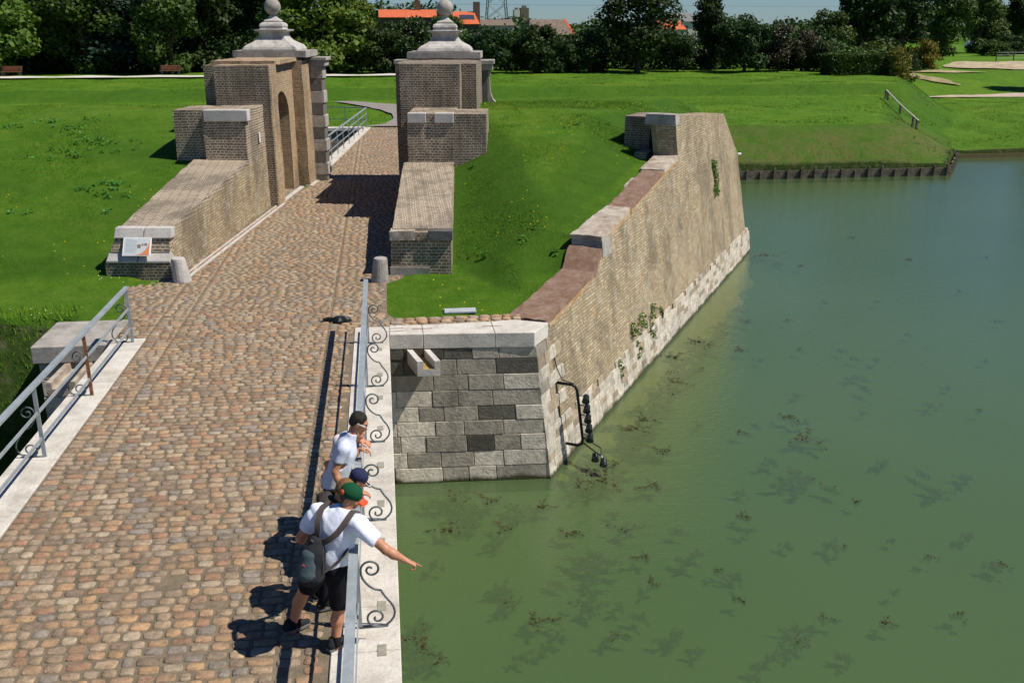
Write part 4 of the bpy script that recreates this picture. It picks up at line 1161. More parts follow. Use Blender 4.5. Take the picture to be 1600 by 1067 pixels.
PROTO = {}
def proto(key, *a, **k):
    PROTO[key] = make_tree_proto(*a, **k) + (a[1], a[2], a[4])
proto('round_a', 'round', 7.0, 6.4, 8000, 'leaf_dark', size=0.16, seed=1)
proto('round_b', 'round', 6.2, 6.6, 7500, 'leaf_dark', size=0.16, seed=2, trunk_h=0.08)
proto('mid_a', 'round', 8.5, 7.5, 9000, 'leaf_mid', size=0.19, seed=3, trunk_h=0.05)
proto('bright_a', 'round', 11.0, 8.5, 12000, 'leaf_bright', size=0.20, seed=4, trunk_h=0.04)
proto('tall_a', 'tall', 13.0, 8.0, 12000, 'leaf_dark', size=0.20, seed=5, trunk_h=0.08)
proto('tall_b', 'tall', 13.0, 9.5, 12000, 'leaf_mid', size=0.22, seed=6, trunk_h=0.06)
proto('open_a', 'tall', 9.6, 7.6, 7000, 'leaf_dark', size=0.17, seed=7, trunk_h=0.2)
proto('fir', 'fir', 12.0, 5.5, 9000, 'leaf_fir', size=0.15, seed=8)
proto('bush', 'bush', 3.6, 5.0, 5000, 'leaf_dark', size=0.13, seed=9, trunk_h=0.05)
proto('bush_mid', 'bush', 3.6, 5.0, 5000, 'leaf_mid', size=0.13, seed=10, trunk_h=0.05)
proto('bush_yellow', 'bush', 3.2, 4.2, 5000, 'leaf_yellow', size=0.12, seed=12, trunk_h=0.05)
proto('red_a', 'round', 6.0, 6.0, 6500, 'leaf_red', size=0.15, seed=13, trunk_h=0.1)
PM = {}
def tree(key, x, y, top_z, wscale, name, label, cat='tree', group=None, blossom=0):
    q, f, cs, h, w_, lm = PROTO[key]
    z0 = tz(x, y) - 0.1
    first = key not in PM
    root = empty(name, (x, y, z0), label, cat, group)
    if first:
        ORG[root.name] = Vector((0, 0, 0))
        root.location = (0, 0, 0)
        cro = np_mesh('crown', q, f, 4, M[lm], root)
        t = MB(); r0 = h * 0.018 + 0.04
        t.tube([(0, 0, -0.3), (0.05, 0, h * .25), (-.05, .05, h * .5), (0.05, 0, h * .8)], [r0 * 1.25, r0, r0 * .7, r0 * .25], 8)
        for c in cs[:12]:
            t.tube([(0.0, 0, h * .22), (c[0] * .5, c[1] * .5, h * .22 + (c[2] - h * .22) * .6), c], [r0 * .5, r0 * .32, r0 * .12], 5)
        tr_ = t.build('trunk', M['bark'], root, uv=False)
        PM[key] = (cro.data, tr_.data)
    else:
        cd, td = PM[key]
        for nm, d in (('crown', cd), ('trunk', td)):
            o = bpy.data.objects.new(nm, d); col.objects.link(o); o.parent = root; ORG[o.name] = Vector()
    root.location = (x, y, z0); ORG[root.name] = Vector((x, y, z0))
    sz = (top_z - z0) / h
    root.scale = (sz * wscale, sz * wscale, sz)
    root.rotation_euler = (0, 0, random.uniform(0, 6.28))
    if blossom:
        key2 = 'blossom' + key
        if key2 not in PM:
            qq, ff = leaf_cloud([c for c in cs if c[2] > h * .35], [(w_ * .17,) * 3 for c in cs if c[2] > h * .35], 260, 0.07, shell=0.1)
            b_ = np_mesh('blossom', qq, ff, 4, M['blossom']); PM[key2] = b_.data; b_.location = (0, 0, 0)
            # its mesh was recentred on its own base: undo
            off = ORG[b_.name]; b_.parent = root; b_.location = off
            PM[key2 + 'o'] = off
        else:
            b_ = bpy.data.objects.new('blossom', PM[key2]); col.objects.link(b_); b_.parent = root; b_.location = PM[key2 + 'o']
        b_['kind'] = 'stuff'
    return root

YAW = 7.568
def bearing_x(px, Y): return Y * math.tan(R(YAW) + math.atan((px - 800) / 1580.0))
def top_at(px, py, Y):
    x = bearing_x(px, Y); d = math.hypot(x, Y)
    return 5.8 - d * math.cos(math.atan((px - 800) / 1580.0)) * (py - 35) / 1580.0
def T_(key, px, py, Y, ws, name, label, **k):
    return tree(key, bearing_x(px, Y), Y, top_at(px, py - 3, Y), ws * 1.22, name, label, **k)

gl = 'trees along the far edge of the lawns'
T_('bright_a', -30, -60, 97, .9, 'broadleaf_tree', 'yellow-green tree at the far left edge behind the first bench', group=gl)
T_('tall_b', 70, -75, 106, 1.0, 'broadleaf_tree', 'tall olive tree with reddish top, second from the left edge', group=gl)
T_('tall_b', 128, -60, 101, .9, 'broadleaf_tree', 'yellowish leafy tree above the shaded grass verge on the left', group=gl)
T_('fir', 185, -90, 104, 1.35, 'conifer_tree', 'dark bluish conifer left of the far red bench', group=gl)
T_('tall_b', 262, -55, 99, .8, 'broadleaf_tree', 'yellow-green tree rising right behind the far red bench', group=gl)
T_('tall_a', 318, -80, 103, .9, 'broadleaf_tree', 'tall dark tree just left of the left gate tower', group=gl)
T_('tall_a', 372, -80, 106, .9, 'broadleaf_tree', 'tall dark tree directly behind the left gate tower', group=gl)
T_('tall_a', 445, -70, 105, .8, 'broadleaf_tree', 'dark tree right behind the left stone ball', group=gl)
T_('bright_a', 492, -55, 98, 1.0, 'broadleaf_tree', 'large bright green tree right of the left stone ball', group=gl)
T_('bright_a', 545, -30, 100, .8, 'broadleaf_tree', 'bright green tree between the two gate towers, nearer the left one', group=gl)
T_('round_a', 596, 34, 98, .85, 'broadleaf_tree', 'small dark round tree left of the right gate tower', group=gl)
T_('round_b', 648, 34, 99, .95, 'broadleaf_tree', 'dark tree with pale blossom beside the right stone ball', group=gl, blossom=1)
T_('mid_a', 700, 30, 104, .9, 'broadleaf_tree', 'mid green tree straight behind the right gate tower', group=gl)
T_('round_a', 764, 40, 97, 1.0, 'broadleaf_tree', 'dark dome-shaped tree right of the right gate tower', group=gl)
T_('round_b', 842, 44, 97, .95, 'broadleaf_tree', 'dark round tree with short trunk below the distant tower blocks', group=gl)
T_('mid_a', 800, 52, 104, .8, 'broadleaf_tree', 'mid green tree below the brown roof', group=gl)
T_('round_b', 922, 52, 98, .95, 'broadleaf_tree', 'dark rounded tree with white blossom left of the pale-trunked tree', group=gl, blossom=1)
T_('bush', 885, 72, 97, .9, 'bush', 'dark bush under the orange gable', cat='bush', group=gl)
T_('open_a', 998, -35, 97, 1.05, 'broadleaf_tree', 'tall dark tree with a pale bare trunk in the middle of the tree line', group=gl)
T_('round_a', 1062, 48, 98, .85, 'broadleaf_tree', 'dark tree below the small orange roof', group=gl, blossom=1)
T_('tall_a', 1110, -8, 101, .75, 'broadleaf_tree', 'upright tree with a ragged top just right of the small orange roof', group=gl)
T_('round_a', 1168, 22, 96, .9, 'broadleaf_tree', 'dark round tree with trunk showing, left of the reddish bushes', group=gl)
T_('red_a', 1222, 45, 97, .95, 'broadleaf_tree', 'reddish-leaved small tree dotted with white blossom', group=gl, blossom=1)
T_('red_a', 1258, 52, 98, .8, 'broadleaf_tree', 'reddish-leaved blossoming tree beside the clipped hedge', group=gl, blossom=1)
T_('bush', 1290, 68, 96, .8, 'bush', 'dark bush at the left end of the clipped hedge', cat='bush', group=gl)
T_('mid_a', 1300, 22, 116, .8, 'broadleaf_tree', 'mid green tree rising behind the left half of the hedge', group=gl)
T_('tall_a', 1352, -45, 118, 1.05, 'broadleaf_tree', 'large very dark tree behind the clipped hedge', group=gl)
T_('tall_a', 1412, -50, 125, 1.05, 'broadleaf_tree', 'large dark tree above the small orange-tinted bush', group=gl)
T_('tall_b', 1480, -40, 150, .8, 'broadleaf_tree', 'tall dark tree above the big yellow bush', group=gl)
T_('tall_b', 1535, -30, 165, .9, 'broadleaf_tree', 'tall tree with a lighter right side above the parked white vehicle', group=gl)
T_('tall_a', 1592, -5, 170, 1.0, 'broadleaf_tree', 'dark tree at the right edge of the photo', group=gl)
T_('bush_mid', 1320, 72, 104, 1.6, 'bush', 'light green shrub showing above the clipped hedge', cat='bush', group=gl)
T_('bush_mid', 1372, 70, 106, 1.2, 'bush', 'second light shrub behind the hedge, nearer its right end', cat='bush', group=gl)
T_('bush_yellow', 1411, 78, 89, .62, 'bush', 'small orange-tinted bush just right of the hedge', cat='bush', group='yellowish bushes by the hedge')
T_('bush_yellow', 1453, 68, 120, .8, 'bush', 'big round yellow bush right of the orange-tinted one', cat='bush', group='yellowish bushes by the hedge')
T_('bush', 1432, 84, 118, .7, 'bush', 'low dark bush between the two yellow bushes', cat='bush', group=gl)
T_('bush_mid', 1562, 66, 150, 1.4, 'bush', 'broad olive bush beside the parked white vehicle', cat='bush', group=gl)
T_('bush', 1590, 58, 160, 1.8, 'bush', 'dark bush behind the wire fence', cat='bush', group=gl)
tree('tall_a', 74.5, 102, 8.0, 1.0, 'broadleaf_tree', 'tree past the right edge throwing its shadow on the dirt track', group=gl)
# low dark undergrowth linking the trunks
cs_ = []; rs_ = []
for px in range(-60, 1300, 9):
    Y_ = 103.5 + random.uniform(-1.5, 3); x = bearing_x(px, Y_); hh = random.uniform(2.6, 4.2)
    cs_.append((x, Y_, tz(x, Y_) + hh * .45)); rs_.append((1.6, 1.4, hh * .6))
q, f = leaf_cloud(cs_, rs_, 45000, 0.19, shell=.7)
o = np_mesh('undergrowth', q, f, 4, M['leaf_dark']); tag(o, 'dark undergrowth filling the gaps beneath the tree line', 'undergrowth', kind='stuff')
# far wood behind the roofs
cs_ = []; rs_ = []
for k in range(330):
    px = random.uniform(-150, 1750); Y_ = random.uniform(230, 330); x = bearing_x(px, Y_)
    hh = (9 + 3.5 * noise.noise(Vector((px * .012, 3, 0))) + random.uniform(-1.5, 1.5)) * (0.65 if 700 < px < 1330 else 1)
    cs_.append((x, Y_, hh * .55)); rs_.append((4.5, 4.5, hh * .5))
q, f = leaf_cloud(cs_, rs_, 60000, 0.55, shell=.3)
o = np_mesh('distant_wood', q, f, 4, M['leaf_dark']); tag(o, 'distant dark wood closing the horizon behind the roofs', 'wood', kind='stuff')

# clipped hedge
hx0, hx1, hy = bearing_x(1298, 91), bearing_x(1397, 90), 91.0
n = 26000
zb = tz(45, 91)
pp = rng.random((n, 3)); face = rng.choice(4, n, p=[.42, .3, .14, .14])
pp[:, 0] = hx0 + pp[:, 0] * (hx1 - hx0); pp[:, 1] = hy - 1.1 + 2.2 * pp[:, 1]; pp[:, 2] = pp[:, 2] * 1.9
pp[face == 0, 1] = hy - 1.1; pp[face == 1, 2] = 1.9; pp[face == 2, 0] = hx1; pp[face == 3, 0] = hx0
pp += rng.normal(size=(n, 3)) * 0.07
pp[:, 2] += np.array([tz(a, hy) for a in np.linspace(hx0, hx1, 40)])[np.clip(((pp[:, 0] - hx0) / (hx1 - hx0) * 39).astype(int), 0, 39)] - 0.1
nn = rng.normal(size=(n, 3)); nn /= np.linalg.norm(nn, axis=1)[:, None]
a = np.cross(nn, rng.normal(size=(n, 3))); a /= np.linalg.norm(a, axis=1)[:, None]; b = np.cross(nn, a)
q = np.stack([pp - a * .1, pp - b * .07, pp + a * .1, pp + b * .07], 1).reshape(-1, 3)
o = np_mesh('clipped_hedge', q, np.arange(n * 4).reshape(n, 4), 4, M['leaf_mid']); tag(o, 'long box-clipped dark green hedge beyond the grassy banks', 'hedge')

# ------------------------------------------------------------------ paths laid on the terrain
def strip(name, left, right, mat, dz=0.03, n=6):
    vs = []; fs = []; m_ = len(left)
    for (l, r) in zip(left, right):
        for k in range(n + 1):
            x = l[0] + (r[0] - l[0]) * k / n; y = l[1] + (r[1] - l[1]) * k / n
            vs.append((x, y, 0))
    V_ = np.array(vs, float); V_[:, 2] = terrain(V_[:, 0], V_[:, 1], True) + dz
    for i in range(m_ - 1):
        for k in range(n):
            fs.append((i * (n + 1) + k, i * (n + 1) + k + 1, (i + 1) * (n + 1) + k + 1, (i + 1) * (n + 1) + k))
    o = np_mesh(name, V_, fs, 4, mat); o['kind'] = 'structure'; return o
def resample(pts, n=40):
    P_ = np.array(pts, float); d = np.r_[0, np.cumsum(np.linalg.norm(np.diff(P_, axis=0), axis=1))]
    t = np.linspace(0, d[-1], n); return np.stack([np.interp(t, d, P_[:, 0]), np.interp(t, d, P_[:, 1])], 1)
strip('path', resample([(-0.95, 57.3), (0.25, 58.5), (0.75, 62), (0.65, 66), (-1.0, 71.5), (-3.3, 75.0), (-3.6, 75.3)], 60), resample([(1.25, 57.3), (3.0, 60), (3.4, 66), (2.9, 69), (1.4, 73), (-1.5, 75.6), (-3.0, 76.2)], 60), M['path_grey'], 0.09)
strip('path', [(x, 91.8) for x in range(-80, 12, 3)], [(x, 94.2) for x in range(-80, 12, 3)], simple('pale_gravel', (0.52, 0.49, 0.42), 1, 0, .1), 0.16)
strip('track', [(bearing_x(1440, 97) + k * 2.5, 96.6 - min(1, k * .2) * .8) for k in range(40)], [(bearing_x(1440, 97) + k * 2.5, 97.0 + min(k, 6) * .5) for k in range(40)], simple('pale_dirt', (0.40, 0.31, 0.24), 1, 0, .2, 1.0), 0.12)
def blob_patch(px, Y_, rx, ry, ang, mat, seed):
    x0 = bearing_x(px, Y_); n = 28; vs = [(x0, Y_)]; 
    for rr_ in (.33, .66, 1.0):
        for i in range(n):
            t = 2 * math.pi * i / n; k = rr_ * (1 + .35 * noise.noise(Vector((math.cos(t) * 1.5 + seed, math.sin(t) * 1.5, 0))))
            a_, b_ = rx * k * math.cos(t), ry * k * math.sin(t); vs.append((x0 + a_ * math.cos(ang) - b_ * math.sin(ang), Y_ + a_ * math.sin(ang) + b_ * math.cos(ang)))
    V_ = np.array([(a, b, 0) for a, b in vs], float); V_[:, 2] = terrain(V_[:, 0], V_[:, 1]) + .14
    F_ = [(0, 1 + i, 1 + (i + 1) % n) for i in range(n)]
    for r_ in range(2):
        for i in range(n):
            a, b, c, d = 1 + r_ * n + i, 1 + r_ * n + (i + 1) % n, 1 + (r_ + 1) * n + (i + 1) % n, 1 + (r_ + 1) * n + i
            F_ += [(a, d, c), (a, c, b)]
    o = np_mesh('dirt_patch', V_, np.array(F_), 3, mat); o['kind'] = 'structure'
blob_patch(1450, 112, 1.6, 5.5, 0.2, simple('worn_dirt', (0.24, 0.20, 0.10), 1, 0, .4, 1.5), 1)
blob_patch(1585, 122, 8, 4.5, 0.0, simple('worn_sand', (0.34, 0.28, 0.18), 1, 0, .3, 1.0), 5)
blob_patch(1480, 116.5, 5, .9, -0.1, simple('worn_earth', (0.28, 0.24, 0.13), 1, 0, .3, 1.0), 8)

# the bridge beyond the gate: kerb and railing
fb = empty('rear_bridge', (-0.5, 48, -3), 'far side bridge carrying the road over the inner ditch, behind the gate', 'bridge')
m = MB()
m.prism([(-2.75, 41.2), (-2.25, 41.0), (-0.62, 57.2), (-1.12, 57.4)], -0.25, 0.035)
m.build('kerb', M['stone_ledge'], fb)
m = MB(); m.prism([(-2.6, 39.4), (1.0, 39.4), (2.4, 57.6), (-0.9, 57.6)], -0.8, -0.09); m.prism([(-2.6, 41), (-2.2, 41), (-0.6, 57.4), (-1.0, 57.4)], -5, -0.25); m.build('deck', M['brick_dark'], fb)
m = MB(); m.prism([(-30, 56.3), (-1.0, 56.3), (-1.0, 56.75), (-30, 56.75)], -5.1, -0.05); m.build('ditch_wall', M['brick_dark'], fb)
m = MB(); m.prism([(-30, 56.2), (-1.0, 56.2), (-1.0, 56.9), (-30, 56.9)], -0.05, 0.12); m.build('ditch_coping', M['stone_ledge'], fb)
rl = empty('bridge_railing', (-1.6, 49, 0.03), 'grey three-bar railing on the bridge beyond the gate, turning left at its end', 'railing')
A_, B_ = Vector((-2.45, 41.5, 0)), Vector((-0.86, 57.0, 0)); C_ = Vector((-3.3, 58.0, 0))
for h, nm in ((1.15, 'top_rail'), (0.82, 'lower_rail'), (0.48, 'lower_rail')):
    t_ = 0.055 if nm == 'top_rail' else 0.03
    m = MB(); m.bar(A_ + Vector((0, 0, h)), B_ + Vector((0, 0, h)), t_, t_)
    if h != 0.82: m.bar(B_ + Vector((0, 0, h)), C_ + Vector((0, 0, h)), t_, t_)
    m.build(nm, M['rail'], rl)
for k in range(9):
    p = A_.lerp(B_, k / 8); m = MB(); m.bar(p, p + Vector((0, 0, 1.15)), 0.045, 0.045, side=(1, 0, 0)); m.build('post', M['rail'], rl)
for k in (1, 2):
    p = B_.lerp(C_, k / 2); m = MB(); m.bar(p - Vector((0, 0, .2)), p + Vector((0, 0, 1.15)), 0.045, 0.045, side=(1, 0, 0)); m.build('post', M['rail'], rl)

# ------------------------------------------------------------------ timber revetment and handrail
rv = empty('timber_revetment', (28, 55.1, WL), 'low dark timber bank edging along the foot of the far grass slope', 'revetment')
segs = [((18.0, 55.05), (34.3, 55.05), -2.62), ((34.3, 55.05), (39.15, 62.15), -2.68)]
for (p, q_, zt) in segs:
    m = MB(); m.bar((p[0], p[1], (zt - 4.2) / 2), (q_[0], q_[1], (zt - 4.2) / 2), 0.08, zt + 4.2); m.build('boarding', M['wood_grey'], rv)
    L_ = math.hypot(q_[0] - p[0], q_[1] - p[1]); k = 0
    while k * 0.85 < L_:
        t = k * 0.85 / L_; x = p[0] + (q_[0] - p[0]) * t; y = p[1] + (q_[1] - p[1]) * t - 0.1
        m = MB(); m.box(x - .07, x + .07, y - .07, y + .07, -4.2, zt + random.uniform(-.05, .22)); m.build('stake', M['wood_grey'], rv); k += 1
m = MB(); m.bar((39.15, 62.2, -3.4), (90, 62.2, -3.4), 0.1, 1.15)
o = m.build('bank_edge', M['mud'], rv)

wr = empty('wooden_barrier', (38.3, 68, -1), 'short wooden handrail standing on the slope right of the grassy bank', 'barrier')
pA = Vector((39.8, 74.0, 0)); pB = Vector((36.4, 62.9, 0))
pts = []
for t in (0, 0.08, 0.5, 0.88, 0.98):
    p = pA.lerp(pB, t); z_ = tz(p.x, p.y)
    m = MB(); m.box(p.x - .06, p.x + .06, p.y - .06, p.y + .06, z_ - .3, z_ + 0.68); m.build('post', M['wood_grey'], wr)
    pts.append(Vector((p.x, p.y, z_ + 0.68)))
m = MB(); m.bar(pts[0], pts[2], .09, .06); m.bar(pts[2], pts[4] + (pts[4] - pts[2]) * .1, .09, .06); m.build('rail', simple('pale_wood', (0.32, 0.30, 0.25), .8, 0, .2), wr)

# ------------------------------------------------------------------ benches
def bench(px, Y_, label):
    x = bearing_x(px, Y_); z_ = tz(x, Y_) + 0.05
    r = empty('park_bench', (x, Y_, z_), label, 'bench', 'park benches by the far path')
    m = MB()
    for k in range(3): m.box(x - .9, x + .9, Y_ - .25 + k * .15, Y_ - .13 + k * .15, z_ + .42, z_ + .46)
    m.build('seat', M['wood_red'], r)
    m = MB()
    for k in range(3): m.box(x - .9, x + .9, Y_ + .22 + k * .03, Y_ + .26 + k * .03, z_ + .52 + k * .14, z_ + .64 + k * .14)
    m.build('backrest', M['wood_red'], r)
    for s in (-.75, .75):
        m = MB(); m.box(x + s - .04, x + s + .04, Y_ - .22, Y_ + .28, z_ + .36, z_ + .42); m.box(x + s - .04, x + s + .04, Y_ - .2, Y_ - .12, z_ - .1, z_ + .36); m.box(x + s - .04, x + s + .04, Y_ + .2, Y_ + .28, z_ - .1, z_ + .9)
        m.build('leg', M['iron'], r)
bench(258, 95.2, 'red-brown bench by the far path left of the gate')
bench(5, 94.6, 'dark bench cut by the left edge of the photo')

# ------------------------------------------------------------------ houses, pylon, towers far behind
def house(px0, px1, y_eave, y_ridge, Y_, roofmat, label, wall='render', depth=8, chim=(), sky=(), hip=0.0, gable=False, name='house'):
    x0, x1 = bearing_x(px0, Y_), bearing_x(px1, Y_)
    ze, zr_ = top_at((px0 + px1) / 2, y_eave, Y_), top_at((px0 + px1) / 2, y_ridge, Y_)
    r = empty(name, ((x0 + x1) / 2, Y_ + depth / 2, 0), label, 'house')
    m = MB(); m.box(x0 + .15, x1 - .15, Y_ + .3, Y_ + depth - .3, -2, ze); m.build('wall', M[wall], r)
    m = MB(); h_ = hip * (x1 - x0)
    m.add([(x0, Y_, ze), (x1, Y_, ze), (x1, Y_ + depth, ze), (x0, Y_ + depth, ze), (x0 + h_, Y_ + depth / 2, zr_), (x1 - h_, Y_ + depth / 2, zr_)],
          [[3, 2, 1, 0], [0, 1, 5, 4], [2, 3, 4, 5], [1, 2, 5], [3, 0, 4]])
    ro = m.build('roof', roofmat if not isinstance(roofmat, str) else M[roofmat], r)
    for t in chim:
        xc = x0 + (x1 - x0) * t; m = MB(); m.box(xc - .45, xc + .45, Y_ + depth / 2 - .4, Y_ + depth / 2 + .4, ze, zr_ + 1.3); m.build('chimney', M['render_dark'], ro)
    for t in sky:
        xc = x0 + (x1 - x0) * t; k0, k1 = .35, .7
        m = MB(); ya, yb = Y_ + depth / 2 * k0, Y_ + depth / 2 * k1; za, zb_ = ze + (zr_ - ze) * k0 + .06, ze + (zr_ - ze) * k1 + .06
        m.hexa([(xc - .5, ya, za - .1), (xc + .5, ya, za - .1), (xc + .5, yb, zb_ - .1), (xc - .5, yb, zb_ - .1)], [(xc - .5, ya, za), (xc + .5, ya, za), (xc + .5, yb, zb_), (xc - .5, yb, zb_)])
        m.build('skylight', M['pane'], ro)
    for t in (.25, .6):
        xc = x0 + (x1 - x0) * t; m = MB(); m.box(xc - .6, xc + .6, Y_ + .26, Y_ + .34, ze - 2.0, ze - .8); m.build('window', M['pane'], r)
    return r
house(592, 684, 28, 16, 150, 'roof_orange', 'long house with bright orange roof left of the right stone ball', chim=(.68,), depth=9, wall='render_dark')
house(706, 750, 38, 19, 140, 'roof_orange', 'house with orange roof and two skylights right of the right stone ball', chim=(.98,), sky=(.45, .72), hip=.12, wall='render_dark')
house(752, 805, 40, 31, 150, 'roof_brown', 'low house with a flat-looking brown roof beside the orange roofs', wall='render')
hr_ = house(826, 896, 54, 31, 138, 'roof_brown', 'house whose dark roof ends in an orange slope, between dark trees', wall='render_dark', hip=.12)
xe, ze_, zr2 = bearing_x(898, 138), top_at(861, 54, 138), top_at(861, 31, 138)
m = MB(); m.add([(xe + .25, 137.9, ze_), (xe + .25, 146.1, ze_), (xe - .62, 142, zr2 + .1), (xe - .1, 137.9, ze_ - .1), (xe - .1, 146.1, ze_ - .1), (xe - .9, 142, zr2)], [[0, 1, 2], [3, 5, 4], [0, 2, 5, 3], [2, 1, 4, 5], [1, 0, 3, 4]])
m.build('end_slope', M['roof_orange'], hr_)
house(1036, 1074, 46, 33, 145, 'roof_orange', 'small house with an orange roof right of the pale-trunked tree', wall='render')
house(1040, 1092, 34, 22, 190, 'roof_grey', 'grey-roofed house above the small orange roof', wall='render')
house(1308, 1345, 76, 68, 135, 'roof_orange', 'low building whose red roof edge shows above the clipped hedge', wall='render_dark')
for (px, w_, py, nm, lb, mt) in ((808, 9, 17, 'tower_block', 'pale distant tower block on the horizon, left one', 'render'), (820, 13, 14, 'tower_block', 'darker distant tower block on the horizon, right one', 'roof_brown')):
    Y_ = 700; x = bearing_x(px, Y_); zt = top_at(px, py, Y_); r = empty(nm, (x, Y_, 0), lb, 'building'); m = MB(); ww = w_ / 1580 * Y_ / 2
    m.box(x - ww, x + ww, Y_, Y_ + 8, -3, zt); m.build('wall', M[mt], r)
    m = MB(); m.box(x - ww * .5, x + ww * .5, Y_ + 2, Y_ + 6, zt, zt + 1.5); m.build('roof', M['roof_grey'], r)
# pylon
Y_ = 420; x = bearing_x(776, Y_)
py_ = empty('power_pylon', (x, Y_, 0), 'grey lattice electricity pylon beyond the orange roofs', 'pylon')
m = MB(); H_ = 48
def lw(z): return 4.2 * (1 - z / H_) + 0.7
lev = [0, 7, 13, 18.5, 23.5, 28, 32, 36, 40, 44, 48]
for sx, sy in ((-1, -1), (1, -1), (1, 1), (-1, 1)):
    m.tube([(x + sx * lw(z), Y_ + sy * lw(z), z) for z in lev], 0.16, 4)
for a_, b_ in zip(lev[:-1], lev[1:]):
    for (s1, s2) in (((-1, -1), (1, -1)), ((1, -1), (1, 1)), ((1, 1), (-1, 1)), ((-1, 1), (-1, -1))):
        for (za, zb_) in ((a_, b_), (b_, a_)):
            m.tube([(x + s1[0] * lw(za), Y_ + s1[1] * lw(za), za), (x + s2[0] * lw(zb_), Y_ + s2[1] * lw(zb_), zb_)], 0.09, 4)
m.build('lattice', M['iron'], py_, uv=False)
m = MB()
for z_ in (30, 36, 42): m.tube([(x - 9, Y_, z_), (x + 9, Y_, z_)], 0.2, 4)
m.build('cross_arm', M['iron'], py_, uv=False)
for k in range(3):
    pw = MB(); z0 = (16.5, 14.2, 11.6)[k]
    pts = [(-60 + i * 20, 392 - i * 1.2 + k * 3, z0 + 1.5 * ((i - 15) / 15) ** 2) for i in range(28)]
    pw.tube(pts, 0.055, 4)
    tag(pw.build('power_line', M['iron'], uv=False), ['topmost', 'middle', 'lowest'][k] + ' of the thin power lines crossing the sky strip', 'power line', 'power lines over the horizon')

# white vehicle by the trees on the right
Y_ = 195; x = bearing_x(1526, Y_); z_ = tz(x, Y_)
cv_ = empty('parked_car', (x, Y_, z_), 'small white vehicle half hidden in the bushes at the right', 'car')
m = MB(); m.box(x - .9, x + .9, Y_ - 2, Y_ + 2, z_ + .35, z_ + .95)
m.hexa([(x - .85, Y_ - 1.3, z_ + .95), (x + .85, Y_ - 1.3, z_ + .95), (x + .85, Y_ + 1.7, z_ + .95), (x - .85, Y_ + 1.7, z_ + .95)], [(x - .7, Y_ - .8, z_ + 1.5), (x + .7, Y_ - .8, z_ + 1.5), (x + .7, Y_ + 1.2, z_ + 1.5), (x - .7, Y_ + 1.2, z_ + 1.5)])
m.build('body', M['white'], cv_, bevel=.06)
m = MB(); m.hexa([(x - .76, Y_ - 1.26, z_ + 1.0), (x + .76, Y_ - 1.26, z_ + 1.0), (x + .76, Y_ - 1.1, z_ + 1.0), (x - .76, Y_ - 1.1, z_ + 1.0)], [(x - .64, Y_ - .89, z_ + 1.42), (x + .64, Y_ - .89, z_ + 1.42), (x + .64, Y_ - .8, z_ + 1.42), (x - .64, Y_ - .8, z_ + 1.42)])
m.build('windscreen', M['pane'], cv_)
for sx in (-.8, .8):
    for sy in (-1.3, 1.3):
        m = MB(); m.tube([(x + sx - .1, Y_ + sy, z_ + .33), (x + sx + .1, Y_ + sy, z_ + .33)], .33, 14); m.build('wheel', M['black_metal'], cv_)
# wire fence at the right edge
fn = empty('wire_fence', (bearing_x(1585, 128), 128, -1.5), 'grey post and wire fence at the right edge below the trees', 'fence')
for k in range(6):
    x = bearing_x(1565, 128) + k * 2.6; z_ = tz(x, 128); m = MB(); m.box(x - .05, x + .05, 127.95, 128.05, z_ - .2, z_ + 1.3); m.build('post', M['wood_grey'], fn)
for h in (.5, .9, 1.25):
    m = MB(); x0 = bearing_x(1565, 128); m.tube([(x0, 128, tz(x0, 128) + h), (x0 + 13, 128, tz(x0 + 13, 128) + h)], .02, 4); m.build('wire', M['iron'], fn, uv=False)

# ------------------------------------------------------------------ floodlight rig on the wall
def Wo(s, z, off): return Vector(Wf(s, bt(z) - off, z))
fl = empty('floodlight_bracket', Wo(1.1, -2.0, .2), 'black pipe bracket on the corner of the bastion carrying seven floodlights', 'floodlights')
m = MB(); m.tube([Wo(0.95, -1.35, 0), Wo(0.95, -1.35, .33), Wo(0.96, -1.38, .40), Wo(0.97, -1.46, .43), Wo(1.0, -2.55, .43), Wo(1.0, -2.66, .40), Wo(1.0, -2.72, .3), Wo(1.0, -2.72, 0)], 0.032, 10)
m.build('pipe', M['black_metal'], fl, smooth=True)
m = MB(); m.tube([Wo(1.0, -2.62, .4), Wo(0.75, -2.66, .75), Wo(.62, -2.68, .95)], 0.015, 6); m.tube([Wo(1.0, -2.5, .42), Wo(.8, -2.6, .9), Wo(.62, -2.68, .95)], .012, 6)
m.build('outrigger', M['black_metal'], fl)
m = MB(); m.tube([Wo(0.92, -0.75, .01), Wo(0.94, -1.05, .05), Wo(.97, -1.28, .12), Wo(.98, -1.33, .36), Wo(1.01, -1.6, .47)], 0.012, 6)
m.tube([Wo(0.90, -1.36, .015), Wo(0.91, -2.2, .015), Wo(.97, -2.8, .015), Wo(.97, -3.3, .015)], 0.010, 6)
m.build('cable', M['black_metal'], fl)
def lamp_at(c, j, aim):
    m = MB(); aim = Vector(aim).normalized()
    a0 = c - aim * .10; 
    m.tube([a0, a0 + aim * .03, c + aim * .03, c + aim * .085, c + aim * .09], [.035, .062, .070, .082, .082], 14)
    b = m.build('floodlight', M['black_metal'], fl, smooth=False)
    m = MB(); m.tube([c + aim * .091, c + aim * .096], .072, 14); m.build('lens', M['glass_dark'], b)
    m = MB(); m.tube([j, (j + c) / 2 + Vector((0, 0, .03)), c - aim * .05], .016, 6); m.build('yoke', M['rail'], b)
for k in range(5):
    zz = -1.58 - k * 0.215
    j = Wo(1.0, zz, .43); c = Wo(0.95, zz - .03, .62); lamp_at(c, j, (-0.25, -0.85, -0.45))
